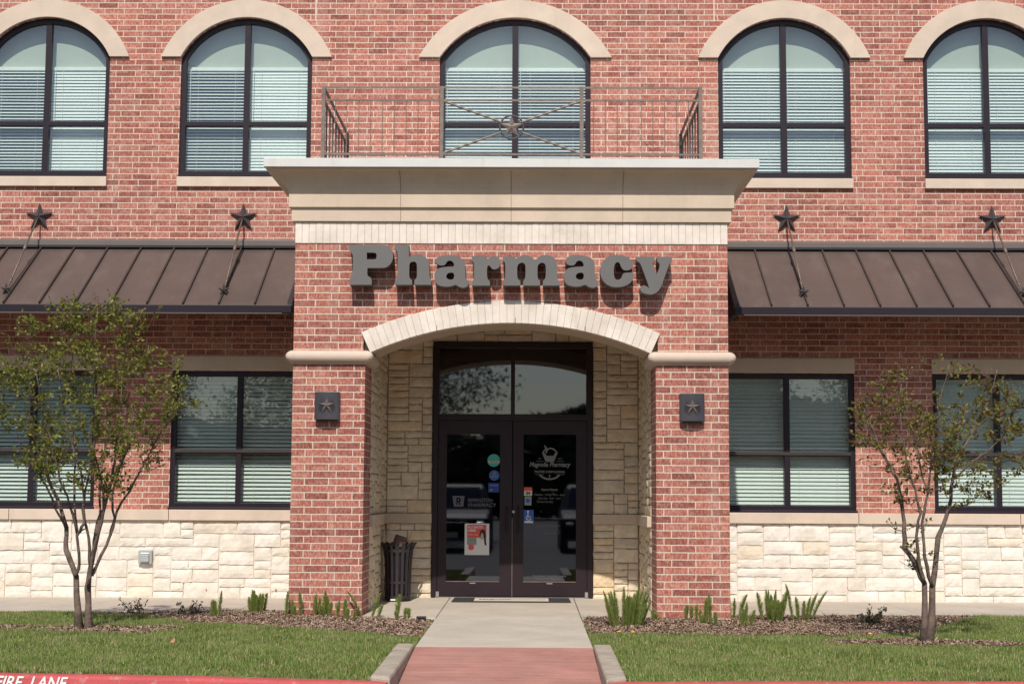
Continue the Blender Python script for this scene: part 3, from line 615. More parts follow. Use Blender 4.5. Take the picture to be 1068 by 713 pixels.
def low_window(c, h, tiltL, tiltR, pitch=.050, closed=False):
    z0, z1 = 1.09, 2.835; f = .06; y0 = WY+.035; y1 = WY+.11; tr = 1.815
    root = None
    m = MB()
    panes = []
    for a, b in ((c-h+f, c-.036), (c+.036, c+h-f)):
        panes.append([(a,z0+.075),(b,z0+.075),(b,tr-.03),(a,tr-.03)]); panes.append([(a,tr+.03),(b,tr+.03),(b,z1-f),(a,z1-f)])
    m.prism([(c-h,z0),(c+h,z0),(c+h,z1),(c-h,z1)], y0, y1, panes)
    m.box(c-h-.01, c+h+.01, WY-.035, y0-.002, 1.078, 1.105)
    win = m.build('window', M['frame'], B, bevel=.004)
    m = MB(); m.box(c-h+f-.01, c+h-f+.01, y0-.012, y0-.001, tr-.012, tr+.022); m.build('glazing_bar', M['seam'], win)
    m = MB(); m.add([(c-h+f-.01,y0+.04,z0+.07),(c+h-f+.01,y0+.04,z0+.07),(c+h-f+.01,y0+.04,z1-f+.01),(c-h+f-.01,y0+.04,z1-f+.01)],[(0,1,2,3)])
    m.build('pane', M['glass'], win)
    m = MB(); m.box(c-h-.005, c+h+.005, WY-.014, WY+.2, 2.847, 3.035); m.build('lintel', M['tan'], win, bevel=.004)
    for (a, b), (t, dz) in zip(((c-h+f-.02, c-.012), (c+.012, c+h-f+.02)), (tiltL, tiltR)):
        blind(win, a, b, 1.125+dz, 2.82, t, pitch, WY+.19)
def blind(win, a, b, z0, z1, tilt, pitch, y, w_=.054):
    m = MB(); rn = random.Random(int(a*1000))
    m.box(a, b, y-.02, y+.03, z1-.045, z1)
    z = z1-.07; t = R(tilt)
    while z > z0+.02:
        dy, dz = math.cos(t)*w_/2, math.sin(t)*w_/2
        tt = rn.gauss(0, .0018); t = R(tilt+rn.gauss(0, 2.0)); n_ = 3
        # front edge low (slats tipped towards the glass), slightly crowned
        P0 = (y-dy, z-dz+tt); P1 = (y+dy, z+dz+tt); th = .0028
        m.add([(a,P0[0],P0[1]),(b,P0[0],P0[1]-tt),(b,P1[0],P1[1]-tt),(a,P1[0],P1[1]),(a,P0[0],P0[1]+th),(b,P0[0],P0[1]+th-tt),(b,P1[0],P1[1]+th-tt),(a,P1[0],P1[1]+th)],
              [(3,2,1,0),(4,5,6,7),(0,1,5,4),(1,2,6,5),(2,3,7,6),(3,0,4,7)])
        z -= pitch
    m.box(a, b, y-.025, y+.025, z0, z0+.018)
    for q in (.2, .8):
        xq = a+(b-a)*q; m.tube([(xq, y-.028, z0+.01), (xq, y-.028, z1-.02)], .0016, 4)
    m.tube([(a+.06, y-.035, z1-.05), (a+.06, y-.035, z1-.75)], .004, 5)
    m.build('blind', M['blind'], win)
def up_window(i, c, h, r, tL, tR):
    z0 = 5.365; f = .066; y0 = WY+.045; y1 = WY+.11; tr = 6.085
    zc, ap = arch_pts(c, h, r); ri = r-f
    m = MB(); hs = []
    for s in (-1, 1):
        xi, xo = c+s*.038, c+s*(h-f)
        hs.append([(xi,z0+.09),(xo,z0+.09),(xo,tr-.028),(xi,tr-.028)])
        a_o = math.acos(min(1,(h-f)/ri)); a_i = math.acos(.038/ri); n = 16
        hs.append([(xi,tr+.028),(xo,tr+.028)] + [(c+s*ri*math.cos(a_o+(a_i-a_o)*k/n), zc+ri*math.sin(a_o+(a_i-a_o)*k/n)) for k in range(n+1)])
    m.prism([(c-h,z0),(c+h,z0)]+ap, y0, y1, hs)
    win = m.build('window', M['frame'], B, bevel=.004)
    m = MB(); m.box(c-h-.0, c+h+.0, WY-.02, y0-.002, z0+.002, z0+.03); m.build('frame_sill', M['frame'], win)
    m = MB(); _, ap2 = arch_pts(c, h-f+.02, ri+.02); zz = zc
    a_o = math.acos(min(1,(h-f+.01)/(ri+.01)))
    top = [(c+(ri+.01)*math.cos(a_o+(PI-2*a_o)*k/24), zc+(ri+.01)*math.sin(a_o+(PI-2*a_o)*k/24)) for k in range(25)]
    pl = [(c-h+f-.01,z0+.08),(c+h-f+.01,z0+.08)]+top
    m.add([(p[0], y0+.04, p[1]) for p in pl], [tuple(range(len(pl)))]); m.build('pane', M['glass'], win)
    # surround
    hw2 = .25
    ro = r+.235
    a1 = math.acos(min(1,(h)/r)); a2 = math.asin((SP-zc)/ro)
    ring = [(c+ro*math.cos(a2+(PI-2*a2)*k/40), zc+ro*math.sin(a2+(PI-2*a2)*k/40)) for k in range(41)]
    inn = [(c+r*math.cos(a1+(PI-2*a1)*k/40), zc+r*math.sin(a1+(PI-2*a1)*k/40)) for k in range(41)]
    m = MB(); m.prism(ring + inn[::-1], WY-.045, WY-.001); 
    m.build('arch_surround', M['tan_band'], win, bevel=.006)
    m = MB(); m.box(c-h-.01, c+h+.01, WY-.05, WY+.03-.002, 5.235, z0-.001); m.build('sill', M['tan_band'], win, bevel=.006)
    # infill board above the blinds
    m = MB(); zb = 6.86; rr = r+.05
    a_b = math.asin((zb-zc)/rr); m.prism([(c+rr*math.cos(a_b+(PI-2*a_b)*k/24), zc+rr*math.sin(a_b+(PI-2*a_b)*k/24)) for k in range(25)], WY+.222, WY+.25)
    m.build('infill_board', M['panel'], win)
    blind(win, c-h+f-.03, c-.01, z0+.05, 6.875, tL, .0415, WY+.19, .046); blind(win, c+.01, c+h-f+.03, z0+.05, 6.875, tR, .0415, WY+.19, .046)
TILT = [(36,62),(34,68),(46,36),(50,48),(60,54)]
for i, ((c, h, r), (tl, tr_)) in enumerate(zip(UPW, TILT)): up_window(i, c, h, r, tl, tr_)
low_window(*LOW[0], (46,0), (48,0)); low_window(*LOW[1], (50,0), (47,0)); low_window(*LOW[2], (62,0), (63,0)); low_window(*LOW[3], (66,0), (70,0))

# ------------------------------------------------------------------ porch (part of the building)
PX = 2.325; T = .67
Ri = 3.634; zi = 3.105-Ri; Rb = Ri+.2; 
def arcx(Rr, xh, n=36): 
    a = math.acos(xh/Rr); return [(Rr*math.cos(a+(PI-2*a)*k/n), zi+Rr*math.sin(a+(PI-2*a)*k/n)) for k in range(n+1)]
m = MB()
ar = arcx(Rb, 1.575)
zt = zi+math.sqrt(Rb*Rb-1.575**2)
m.prism([(PX,2.802),(PX,3.958),(-PX,3.958),(-PX,2.802),(-1.575,2.802)] + ar[::-1] + [(1.575,2.802)], 0, T)
for s in (-1, 1):
    a, b = (1.552, PX) if s > 0 else (-PX, -1.552)
    mc = MB(); mc.box(a, b, 0, T, -.2, 2.672); mc.build('porch_column', M['brick'], B)
    a, b = (1.60, PX) if s > 0 else (-PX, -1.60)
    mc = MB(); mc.box(a, b, T+.001, WY-.001, -.2, 4.2); mc.build('porch_side_wall', M['brick'], B)
porch = m.build('porch_brickwork', M['brick'], B)
m = MB(); m.box(-1.6, 1.6, T+.001, WY-.001, 3.46, 4.2); m.build('porch_ceiling', M['vinehi'], B)
# soffit of the arch: smooth plaster barrel
m = MB(); inn = arcx(Ri, 1.48); out_ = arcx(Rb-.002, 1.5735)
m.prism([(p[0], p[1]) for p in out_] + [(-1.5735,2.803),(-1.48,2.803)] + inn[::-1] + [(1.48,2.803),(1.5735,2.803)], .10, T+.02)
m.build('arch_soffit', M['vinehi'], B)
# voussoirs
m = MB(); Ro = Ri+.236; a0 = math.acos(1.50/Ri); nV = 41
for k in range(nV):
    t0 = a0+(PI-2*a0)*k/nV+.0006; t1 = a0+(PI-2*a0)*(k+1)/nV-.0006; j = random.uniform(-.002,.002)
    q = [(Ri*math.cos(t0), zi+Ri*math.sin(t0)), (Ro*math.cos(t0), zi+Ro*math.sin(t0)), (Ro*math.cos(t1), zi+Ro*math.sin(t1)), (Ri*math.cos(t1), zi+Ri*math.sin(t1))]
    m.prism(q, -.028+j, .099)
arch = m.build('white_brick_arch', M['whitebrick'], B, bevel=.003)
for xj in (-.79, .05, .80):
    zj = zi+math.sqrt(Ri*Ri-xj*xj); mj = MB(); mj.box(xj-.004, xj+.004, -.034, -.02, zj-.001, zj+.055); mj.build('weep_slot', M['caulk'], arch)
m = MB(); A1 = [((Ri+.003)*math.cos(a0+.002+(PI-2*a0-.004)*k/40), zi+(Ri+.003)*math.sin(a0+.002+(PI-2*a0-.004)*k/40)) for k in range(41)]; A2 = [((Ro-.003)*math.cos(a0+.002+(PI-2*a0-.004)*k/40), zi+(Ro-.003)*math.sin(a0+.002+(PI-2*a0-.004)*k/40)) for k in range(41)]
m.prism(A2+A1[::-1], -.0235, .098); m.build('mortar', M['peach_mortar'], arch)
# soldier band
m = MB(); nb = 62; wb = 2*(PX+.004)/nb
for k in range(nb):
    x0 = -(PX+.004)+k*wb; j = random.uniform(-.0015,.0015)
    m.box(x0+.0022, x0+wb-.0022, -.012+j, .2, 3.963, 4.194)
for s in (-1, 1):
    for k in range(40):
        y0 = .21+k*.0756; a, b = (PX-.1, PX+.008) if s > 0 else (-PX-.008, -PX+.1)
        m.box(a, b, y0+.0022, y0+.0734, 3.963, 4.194)
sb = m.build('white_soldier_course', M['whitebrick'], B, bevel=.003)
m = MB(); m.box(-PX-.001, PX+.001, -.007, WY-.002, 3.9605, 4.193); m.build('mortar', M['peach_mortar'], sb)
# cornice
def sweep(prof, mat, name, parent=B, smooth=False):
    m = MB(); n = len(prof); vs_ = []
    for o, z in prof: vs_.append([(-(PX+o), WY-.002, z), (-(PX+o), -o, z), (PX+o, -o, z), (PX+o, WY-.002, z)])
    flat = [p for r_ in vs_ for p in r_]; fs = []
    for i in range(n-1):
        for k in range(3): fs.append((i*4+k, i*4+k+1, (i+1)*4+k+1, (i+1)*4+k))
    m.add(flat, fs); m.add([(-(PX+prof[-1][0]), WY-.002, prof[-1][1]), (-(PX+prof[-1][0]), -prof[-1][0], prof[-1][1]), (PX+prof[-1][0], -prof[-1][0], prof[-1][1]), (PX+prof[-1][0], WY-.002, prof[-1][1])], [(0,1,2,3)])
    return m.build(name, mat, parent, smooth=smooth)
cor = sweep([(0,4.196),(.035,4.196),(.04,4.20),(.04,4.333),(.058,4.345),(.07,4.348),(.07,4.482),(.066,4.486),(.070,4.50),(.082,4.545),(.102,4.59),(.13,4.632),(.165,4.668),(.205,4.695),(.25,4.712),(.27,4.716),(.275,4.722),(.275,4.738)], M['tan'], 'cornice')
sweep([(.27,4.739),(.305,4.735),(.308,4.74),(.308,4.826),(.300,4.832)], M['metal_cap'], 'coping')
for x_ in (-1.19, .0, 1.2):
    m = MB()
    m.box(x_-.003, x_+.003, -.0425, -.02, 4.2, 4.33); m.box(x_-.003, x_+.003, -.0725, -.05, 4.35, 4.48)
    m.add([(x_-.003,-.074,4.5),(x_+.003,-.074,4.5),(x_+.003,-.134,4.632),(x_-.003,-.134,4.632)], [(0,1,2,3)])
    m.add([(x_-.003,-.134,4.632),(x_+.003,-.134,4.632),(x_+.003,-.254,4.708),(x_-.003,-.254,4.708)], [(0,1,2,3)])
    m.build('joint', M['caulk'], cor)
# column caps (bullnose)
for s in (-1, 1):
    m = MB(); zc_ = 2.737; rr = .064
    a, b = (1.545, PX) if s > 0 else (-PX, -1.545)
    def ring(o, z): return [(a-o, -o, z), (b+o, -o, z), (b+o, T+.0+o*0, z), (a-o, T, z)]
    prof = [(-.02, 2.655), (.01, 2.657), (.012, 2.672)] + [(.015+rr*math.cos(t), zc_+rr*math.sin(t)) for t in [R(-80+20*k) for k in range(9)]] + [(-.02, 2.801)]
    flat = []; fs = []
    for o, z in prof:
        # rounded corners
        q = []
        oc = max(o, 0)
        cr = max(.001, min(.05, oc))
        for (cx_, cy_, st0) in ((b+o-cr, -o+cr, -90), (a-o+cr, -o+cr, 180)):
            for k in range(5):
                t = R(st0 + 90*k/4) if cx_ > (a+b)/2 else R(st0+90*k/4)
                q.append((cx_+cr*math.cos(t), cy_+cr*math.sin(t), z))
        right = q[:5]; left = q[5:]
        loop = [(a-o, T, z)] + left + right + [(b+o, T+.02, z)]
        flat.append(loop)
    n = len(flat[0])
    vs_ = [p for l in flat for p in l]
    for i in range(len(flat)-1):
        for k in range(n-1): fs.append((i*n+k, i*n+k+1, (i+1)*n+k+1, (i+1)*n+k))
        fs.append((i*n+n-1, i*n, (i+1)*n, (i+1)*n+n-1))
    m.add(vs_, fs); m.add(flat[-1], [tuple(range(n))]); m.add(flat[0], [tuple(range(n-1,-1,-1))])
    m.build('column_cap', M['cap'], B, smooth=False)
# entry recess limestone
DY = 2.58
m = MB(); mo = MB()
def fnb(x0, z0): return lambda u, v, o: (x0+u, DY-.02-o, z0+v)
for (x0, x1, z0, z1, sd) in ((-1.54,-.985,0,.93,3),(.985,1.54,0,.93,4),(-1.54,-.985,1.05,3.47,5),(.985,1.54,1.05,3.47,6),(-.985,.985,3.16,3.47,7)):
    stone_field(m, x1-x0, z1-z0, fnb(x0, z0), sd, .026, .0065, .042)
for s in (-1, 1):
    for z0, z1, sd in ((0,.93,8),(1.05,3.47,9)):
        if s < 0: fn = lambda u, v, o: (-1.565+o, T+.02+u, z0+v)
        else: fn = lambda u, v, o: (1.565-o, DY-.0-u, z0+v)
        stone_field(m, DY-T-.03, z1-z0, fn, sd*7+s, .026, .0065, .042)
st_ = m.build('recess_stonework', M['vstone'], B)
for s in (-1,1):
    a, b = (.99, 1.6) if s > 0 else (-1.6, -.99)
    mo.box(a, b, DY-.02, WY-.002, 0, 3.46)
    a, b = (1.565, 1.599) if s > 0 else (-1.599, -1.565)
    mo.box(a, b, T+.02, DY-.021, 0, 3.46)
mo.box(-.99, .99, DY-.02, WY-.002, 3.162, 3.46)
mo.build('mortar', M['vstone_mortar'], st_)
for s in (-1,1):
    m = MB()
    a, b = (.985, 1.56) if s > 0 else (-1.56, -.985)
    m.box(a, b, DY-.065, DY, .93, 1.05)
    a, b = (1.505, 1.563) if s > 0 else (-1.563, -1.505)
    m.box(a, b, T+.02, DY-.066, .93, 1.05)
    m.build('stone_band', M['tan'], B, bevel=.006)


# ------------------------------------------------------------------ entrance doors
def rect(x0, x1, z0, z1): return [(x0,z0),(x1,z0),(x1,z1),(x0,z1)]
m = MB(); m.prism(rect(-.982,.982,.036,3.152), DY-.06, DY+.07, [rect(-.905,-.025,2.268,3.083), rect(.025,.905,2.268,3.083), rect(-.915,.915,.05,2.19)])
df = m.build('door_frame', M['doorframe'], B, bevel=.004)
m = MB(); m.add([(-.92,DY,2.25),(.92,DY,2.25),(.92,DY,3.1),(-.92,DY,3.1)], [(0,1,2,3)]); m.build('transom_pane', M['doorglass'], df)
m = MB(); m.box(-.93,.93, DY-.075, DY+.06, .034, .047); m.build('threshold', M['steel'], df)
for s in (-1, 1):
    x0, x1 = (-.912,-.004) if s < 0 else (.004,.912)
    g0, g1 = (-.805,-.155) if s < 0 else (.137,.778)
    m = MB(); m.prism(rect(x0,x1,.056,2.186), DY-.05, DY-.005, [rect(g0,g1,.235,2.02)])
    dr = m.build('door', M['doorframe'], B, bevel=.003)
    m = MB(); y_ = DY-.028; m.add([(g0-.01,y_,.225),(g1+.01,y_,.225),(g1+.01,y_,2.03),(g0-.01,y_,2.03)], [(0,1,2,3)]); m.build('pane', M['doorglass'], dr)
    m = MB(); hx = s*.07; m.tube([(hx,DY-.05,1.13),(hx,DY-.10,1.13),(hx,DY-.105,1.09),(hx,DY-.105,.87),(hx,DY-.10,.83),(hx,DY-.05,.83)], .011, 8); m.build('handle', M['doorframe'], dr, smooth=True)
    m = MB(); m.box(g0, g1, DY-.056, DY-.0505, .226, .236); m.build('glazing_bead', M['rail'], dr)
    m = MB(); m.box((g0+g1)/2-.035, (g0+g1)/2+.035, DY-.054, DY-.0505, .205, .218); m.build('stop_plate', M['steel'], dr)
    if s > 0:
        m = MB(); m.tube([(.014,DY-.052,1.075),(.014,DY-.062,1.075)], .016, 16); m.build('lock_cylinder', M['steel'], dr)
    m = MB(); m.box(s*.905-.018, s*.905+.018, DY-.085, DY-.055, .05, .11); m.build('pivot', M['steel'], dr)
m = MB(); m.box(-.004,.004, DY-.052, DY-.045, .05, 1.0); m.build('weather_strip', M['rail'], df)
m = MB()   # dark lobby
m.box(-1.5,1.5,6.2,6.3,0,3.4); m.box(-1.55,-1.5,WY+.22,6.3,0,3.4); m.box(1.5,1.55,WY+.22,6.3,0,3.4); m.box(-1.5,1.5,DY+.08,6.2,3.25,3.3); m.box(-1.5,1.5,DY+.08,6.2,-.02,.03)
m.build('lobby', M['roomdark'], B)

# text helper
def text_mb(m, s, x, z, size, y, yb=.0015, align='CENTER', shear=0, sx=1.0, bold=0):
    cu = bpy.data.curves.new('t', 'FONT'); cu.body = s; cu.size = size; cu.align_x = align; cu.fill_mode = 'BOTH'; cu.extrude = yb/2; cu.shear = shear; cu.resolution_u = 3; cu.offset = bold
    o = bpy.data.objects.new('t', cu); COL.objects.link(o); bpy.context.view_layer.update()
    me = bpy.data.meshes.new_from_object(o.evaluated_get(bpy.context.evaluated_depsgraph_get()))
    m.add([(x+v.co.x*sx, y-v.co.z, z+v.co.y) for v in me.vertices], [tuple(p.vertices) for p in me.polygons])
    bpy.data.objects.remove(o); bpy.data.curves.remove(cu); bpy.data.meshes.remove(me)
def disc(m, x, z, r, y0, y1, n=28, a0=0, a1=2*PI): m.prism([(x+r*math.cos(a0+(a1-a0)*k/n), z+r*math.sin(a0+(a1-a0)*k/n)) for k in range(n)], y0, y1)
GY = DY-.028-.003   # just outside the door glass
# vinyl lettering on the doors
m = MB()
text_mb(m, 'REMINGTON', -.545, 1.193, .062, GY, align='LEFT', sx=.84, bold=.001); text_mb(m, 'PHARMACY', -.545, 1.135, .062, GY, align='LEFT', sx=1.06, bold=.001)
m.prism([(-.735,1.265),(-.585,1.265),(-.60,1.135),(-.715,1.135)], GY-.001, GY, [[(-.685,1.155),(-.672,1.155),(-.672,1.19),(-.660,1.19),(-.645,1.155),(-.630,1.155),(-.646,1.192),(-.632,1.20),(-.630,1.225),(-.642,1.245),(-.685,1.245)]])
m.box(-.668,-.650, GY-.001, GY, 1.206, 1.230)
m.build('frosted_lettering', M['vinyldim'], [o for o in B.children if o.name.startswith('door') and not o.name.startswith('door_frame')][0])
m = MB(); yv = GY; cx_ = .455
text_mb(m, 'Magnolia Pharmacy', cx_, 1.628, .078, yv, sx=.82, bold=.0022, shear=.25)
text_mb(m, 'TRUSTED COMPOUNDING', cx_, 1.553, .036, yv, sx=.86, bold=.0012)
text_mb(m, 'EST', .335, 1.715, .027, yv); text_mb(m, '2013', .585, 1.715, .027, yv)
for x_ in (.335,.585):
    m.box(x_-.045,x_+.045,yv-.001,yv,1.690,1.695); m.box(x_-.055,x_+.055,yv-.001,yv,1.530,1.534)
# mortar bowl and flower outline
m.prism([(.36,1.80),(.39,1.80),(.42,1.76),(.50,1.76),(.525,1.80),(.555,1.80),(.515,1.70),(.50,1.685),(.415,1.685),(.40,1.70)], yv-.001, yv)
m.prism([(.36,1.802),(.40,1.845),(.385,1.895),(.41,1.875),(.43,1.85),(.46,1.862),(.50,1.855),(.53,1.83),(.555,1.802),(.535,1.802),(.49,1.84),(.455,1.845),(.43,1.825),(.42,1.79),(.405,1.79),(.408,1.83),(.38,1.802)], yv-.001, yv)
n = 22; ang = [R(215)+(R(325)-R(215))*k/n for k in range(n+1)]
m.prism([(cx_+.16*math.cos(t), 1.60+.135*math.sin(t)) for t in ang]+[(cx_+.135*math.cos(t), 1.60+.115*math.sin(t)) for t in ang[::-1]], yv-.001, yv)
m.box(cx_-.007,cx_+.007,yv-.001,yv,1.495,1.53)
text_mb(m, 'Store Hours', .455, 1.335, .040, yv, bold=.001)
text_mb(m, 'Monday - Friday  9am - 6pm', .455, 1.275, .034, yv, sx=.95); text_mb(m, 'Saturday  9am - 1pm', .455, 1.232, .034, yv, sx=.95); text_mb(m, 'Closed Sunday', .40, 1.190, .034, yv)
m.build('frosted_lettering', M['vinyl'], [o for o in B.children if o.name.startswith('door.')][0])
m = MB()
for i, (x_, s_) in enumerate(((.44,'Prescriptions  Immunizations'),(.44,'Compounding  Wellness'),(.47,'Free local delivery'))):
    text_mb(m, s_, x_, .99-.09*i, .028, yv)
text_mb(m, 'No solicitation. No smoking or vaping.', .457, .295, .026, yv); text_mb(m, 'Thank you for shopping local', .44, .262, .026, yv)
m.build('small_lettering', M['vinyldim'], [o for o in B.children if o.name.startswith('door.')][0])

# stickers and poster (separate things on the glass)
def sticker(name, x, z, label, cat, parts):
    t = thing(name, (x, GY-.002, z), label, cat)
    for pn, mat, fn in parts:
        m = MB(); fn(m); m.build(pn, M[mat], t)
    return t
y0 = GY-.004; y1 = GY-.001; e = .001
sticker('round_sticker', -.23, 1.70, 'teal round sticker with a pale band, highest on the left door', 'sticker', [
  ('disc','teal', lambda m: disc(m,-.23,1.70,.078,y0,y1)), ('band','cream', lambda m: m.box(-.298,-.162,y0-e,y0-.0002,1.67,1.695)),
  ('lettering','black', lambda m: text_mb(m,'FIND US',-.23,1.674,.026,y0-2*e))])
sticker('round_sticker', -.223, 1.517, 'blue round sticker just below the teal one', 'sticker', [
  ('disc','blue', lambda m: disc(m,-.223,1.517,.064,y0,y1)), ('mark','vinyl', lambda m: (m.box(-.24,-.206,y0-e,y0-.0002,1.53,1.56), m.box(-.262,-.184,y0-e,y0-.0002,1.495,1.515)))])
sticker('square_sticker', -.228, 1.371, 'dark blue square sticker under the two round ones', 'sticker', [
  ('sheet','navy', lambda m: m.box(-.295,-.162,y0,y1,1.31,1.425)), ('print','vinyl', lambda m: (m.box(-.28,-.175,y0-e,y0-.0002,1.39,1.403), m.box(-.28,-.24,y0-e,y0-.0002,1.33,1.35)))])
sticker('notice_sticker', .19, 1.37, 'white notice sticker with a red top band on the right door', 'sticker', [
  ('sheet','cream', lambda m: m.box(.142,.242,y0,y1,1.27,1.375)), ('band','redprint', lambda m: m.box(.142,.242,y0-e,y0-.0002,1.335,1.375)), ('print','black', lambda m: text_mb(m,'24',.192,1.288,.05,y0-2*e,bold=.002))])
sticker('notice_sticker', .19, 1.21, 'small pale grey sticker with a blue mark under the red banded one', 'sticker', [
  ('sheet','greyprint', lambda m: m.box(.15,.234,y0,y1,1.155,1.262)), ('mark','blue', lambda m: disc(m,.19,1.212,.026,y0-e,y0-.0002))])
sticker('accessibility_sticker', .2, 1.02, 'blue accessibility sticker with white figure on the right door', 'sticker', [
  ('sheet','blue', lambda m: m.box(.14,.262,y0,y1,.935,1.10)), ('symbol','white', lambda m: (disc(m,.192,1.078,.012,y0-e,y0-.0002), m.box(.187,.197,y0-e,y0-.0002,1.02,1.064), m.box(.187,.226,y0-e,y0-.0002,1.012,1.0198),
      m.prism([(.2+.033*math.cos(t),1.0+.028*math.sin(t)) for t in [R(120+24*k) for k in range(11)]]+[(.2+.024*math.cos(t),1.0+.019*math.sin(t)) for t in [R(360-24*k) for k in range(11)]], y0-e, y0-.0002), m.box(.15,.252,y0-e,y0-.0002,.943,.965)))])
def hair(m):
    m.prism([(-.392,.74),(-.40,.80),(-.385,.85),(-.36,.865),(-.335,.85),(-.322,.80),(-.318,.72),(-.312,.665),(-.335,.672),(-.345,.74),(-.352,.80),(-.375,.825),(-.385,.79)], y0-2*e, y0-e-.0002)
sticker('poster', -.43, .74, 'white and red poster of a dark-haired woman on the left door', 'poster', [
  ('sheet','white', lambda m: m.box(-.58,-.28,y0,y1,.55,.93)),
  ('red_panel','redprint', lambda m: m.box(-.55,-.315,y0-e,y0-.0002,.76,.917)),
  ('grey_panel','greyprint', lambda m: m.box(-.55,-.435,y0-e,y0-.0002,.672,.7585)),
  ('figure','skin', lambda m: (m.prism([(-.378,.80),(-.388,.77),(-.382,.74),(-.365,.735),(-.35,.76),(-.352,.80),(-.365,.82)], y0-2*e,y0-e-.0002))),
  ('blouse','white', lambda m: m.prism([(-.435,.665),(-.42,.73),(-.385,.75),(-.375,.735),(-.35,.74),(-.34,.665)], y0-2*e,y0-e-.0002)),
  ('hair','black', hair),
  ('headline','white', lambda m: (text_mb(m,'FLU SHOTS',-.54,.872,.042,y0-2*e,align='LEFT',bold=.001,sx=.85), text_mb(m,'HERE',-.54,.832,.042,y0-2*e,align='LEFT',bold=.001), text_mb(m,'Walk in today',-.54,.79,.022,y0-2*e,align='LEFT'))),
  ('badge','redprint', lambda m: disc(m,-.50,.645,.037,y0-2*e,y0-.0003-e))])

# ------------------------------------------------------------------ awnings
def star_mb(m, c, r, bulge, ri=.40, back=.0, rot=0):
    pts = []
    for k in range(10):
        a = PI/2 + rot + k*PI/5; rr = r if k % 2 == 0 else r*ri; pts.append((c[0]+rr*math.cos(a), c[2]+rr*math.sin(a)))
    vs_ = [(p[0], c[1], p[1]) for p in pts] + [(c[0], c[1]-bulge, c[2]), (c[0], c[1]+back, c[2])]
    fs = [(k, (k+1)%10, 10) for k in range(10)] + [((k+1)%10, k, 11) for k in range(10)]
    fs = [tuple(reversed(f)) for f in fs]
    m.add(vs_, fs)
EY, EZ, TZ = 1.88, 3.53, 4.43
def awn_z(y): return EZ + (TZ-EZ)*(y-EY)/(WY-EY)
for s in (-1, 1):
    lab = 'brown standing seam metal awning on the wall %s of the porch' % ('left' if s < 0 else 'right')
    t = thing('metal_awning', (s*6, WY, 3.9), lab, 'awning', 'bronze awnings over the ground-floor windows')
    def X(a, b): return (a, b) if s > 0 else (-b, -a)
    m = MB(); th = .02
    x0, x1 = X(2.70, 9.6)
    m.add([(x0,EY,EZ),(x1,EY,EZ),(x1,WY-.002,TZ),(x0,WY-.002,TZ),(x0,EY,EZ-th),(x1,EY,EZ-th),(x1,WY-.002,TZ-th),(x0,WY-.002,TZ-th)],
          [(3,2,1,0)[::-1],(4,5,6,7)[::-1],(0,1,5,4)[::-1],(1,2,6,5)[::-1],(3,0,4,7)[::-1]])
    m.build('roof_panel', M['awning'], t)
    m = MB()
    for k in range(16):
        xs_ = s*(3.09+.432*k)
        if abs(xs_) > 9.5: break
        q = [(xs_-.009, WY-.03, awn_z(WY-.03)), (xs_+.009, WY-.03, awn_z(WY-.03)), (xs_+.009, EY-.004, awn_z(EY-.004)), (xs_-.009, EY-.004, awn_z(EY-.004))]
        m.add([(a, b, c+.002) for a, b, c in q] + [(a, b-.018, c+.028) for a, b, c in q], [(0,1,2,3),(7,6,5,4),(0,4,5,1),(1,5,6,2),(2,6,7,3),(3,7,4,0)])
    m.build('standing_seam', M['seam'], t)
    m = MB(); a, b = X(2.64, 9.6); m.box(a, b, EY-.075, EY-.006, EZ-.105, EZ-.012); m.build('gutter', M['frame'], t, bevel=.006)
    m = MB(); a, b = X(2.75, 9.6); m.box(a, b, EY-.085, EY-.02, EZ-.116, EZ-.1065); m.build('drip_edge', M['flash'], t)
    m = MB(); a, b = X(2.64, 9.6); m.box(a, b, WY-.035, WY-.001, TZ+.045, TZ+.112); m.box(a, b, WY-.052, WY-.036, TZ+.03, TZ+.095); m.build('wall_flashing', M['flash'], t, bevel=.003)
    m = MB(); a, b = X(2.64, 9.6); m.box(a, b, WY-.06, WY-.002, TZ+.002, TZ+.029); m.build('top_channel', M['black'], t)
    m = MB(); a, b = X(2.64, 2.70)
    m.prism([(0,0)], 0, 0) if False else None
    m.add([(a,EY-.004,EZ-.10),(a,WY-.002,EZ-.10),(a,WY-.002,TZ+.03),(a,EY-.004,EZ+.03),(b,EY-.004,EZ-.10),(b,WY-.002,EZ-.10),(b,WY-.002,TZ+.03),(b,EY-.004,EZ+.03)],
          [(0,3,2,1),(4,5,6,7),(0,1,5,4),(1,2,6,5),(2,3,7,6),(3,0,4,7)])
    m.build('end_panel', M['darkmetal'], t)
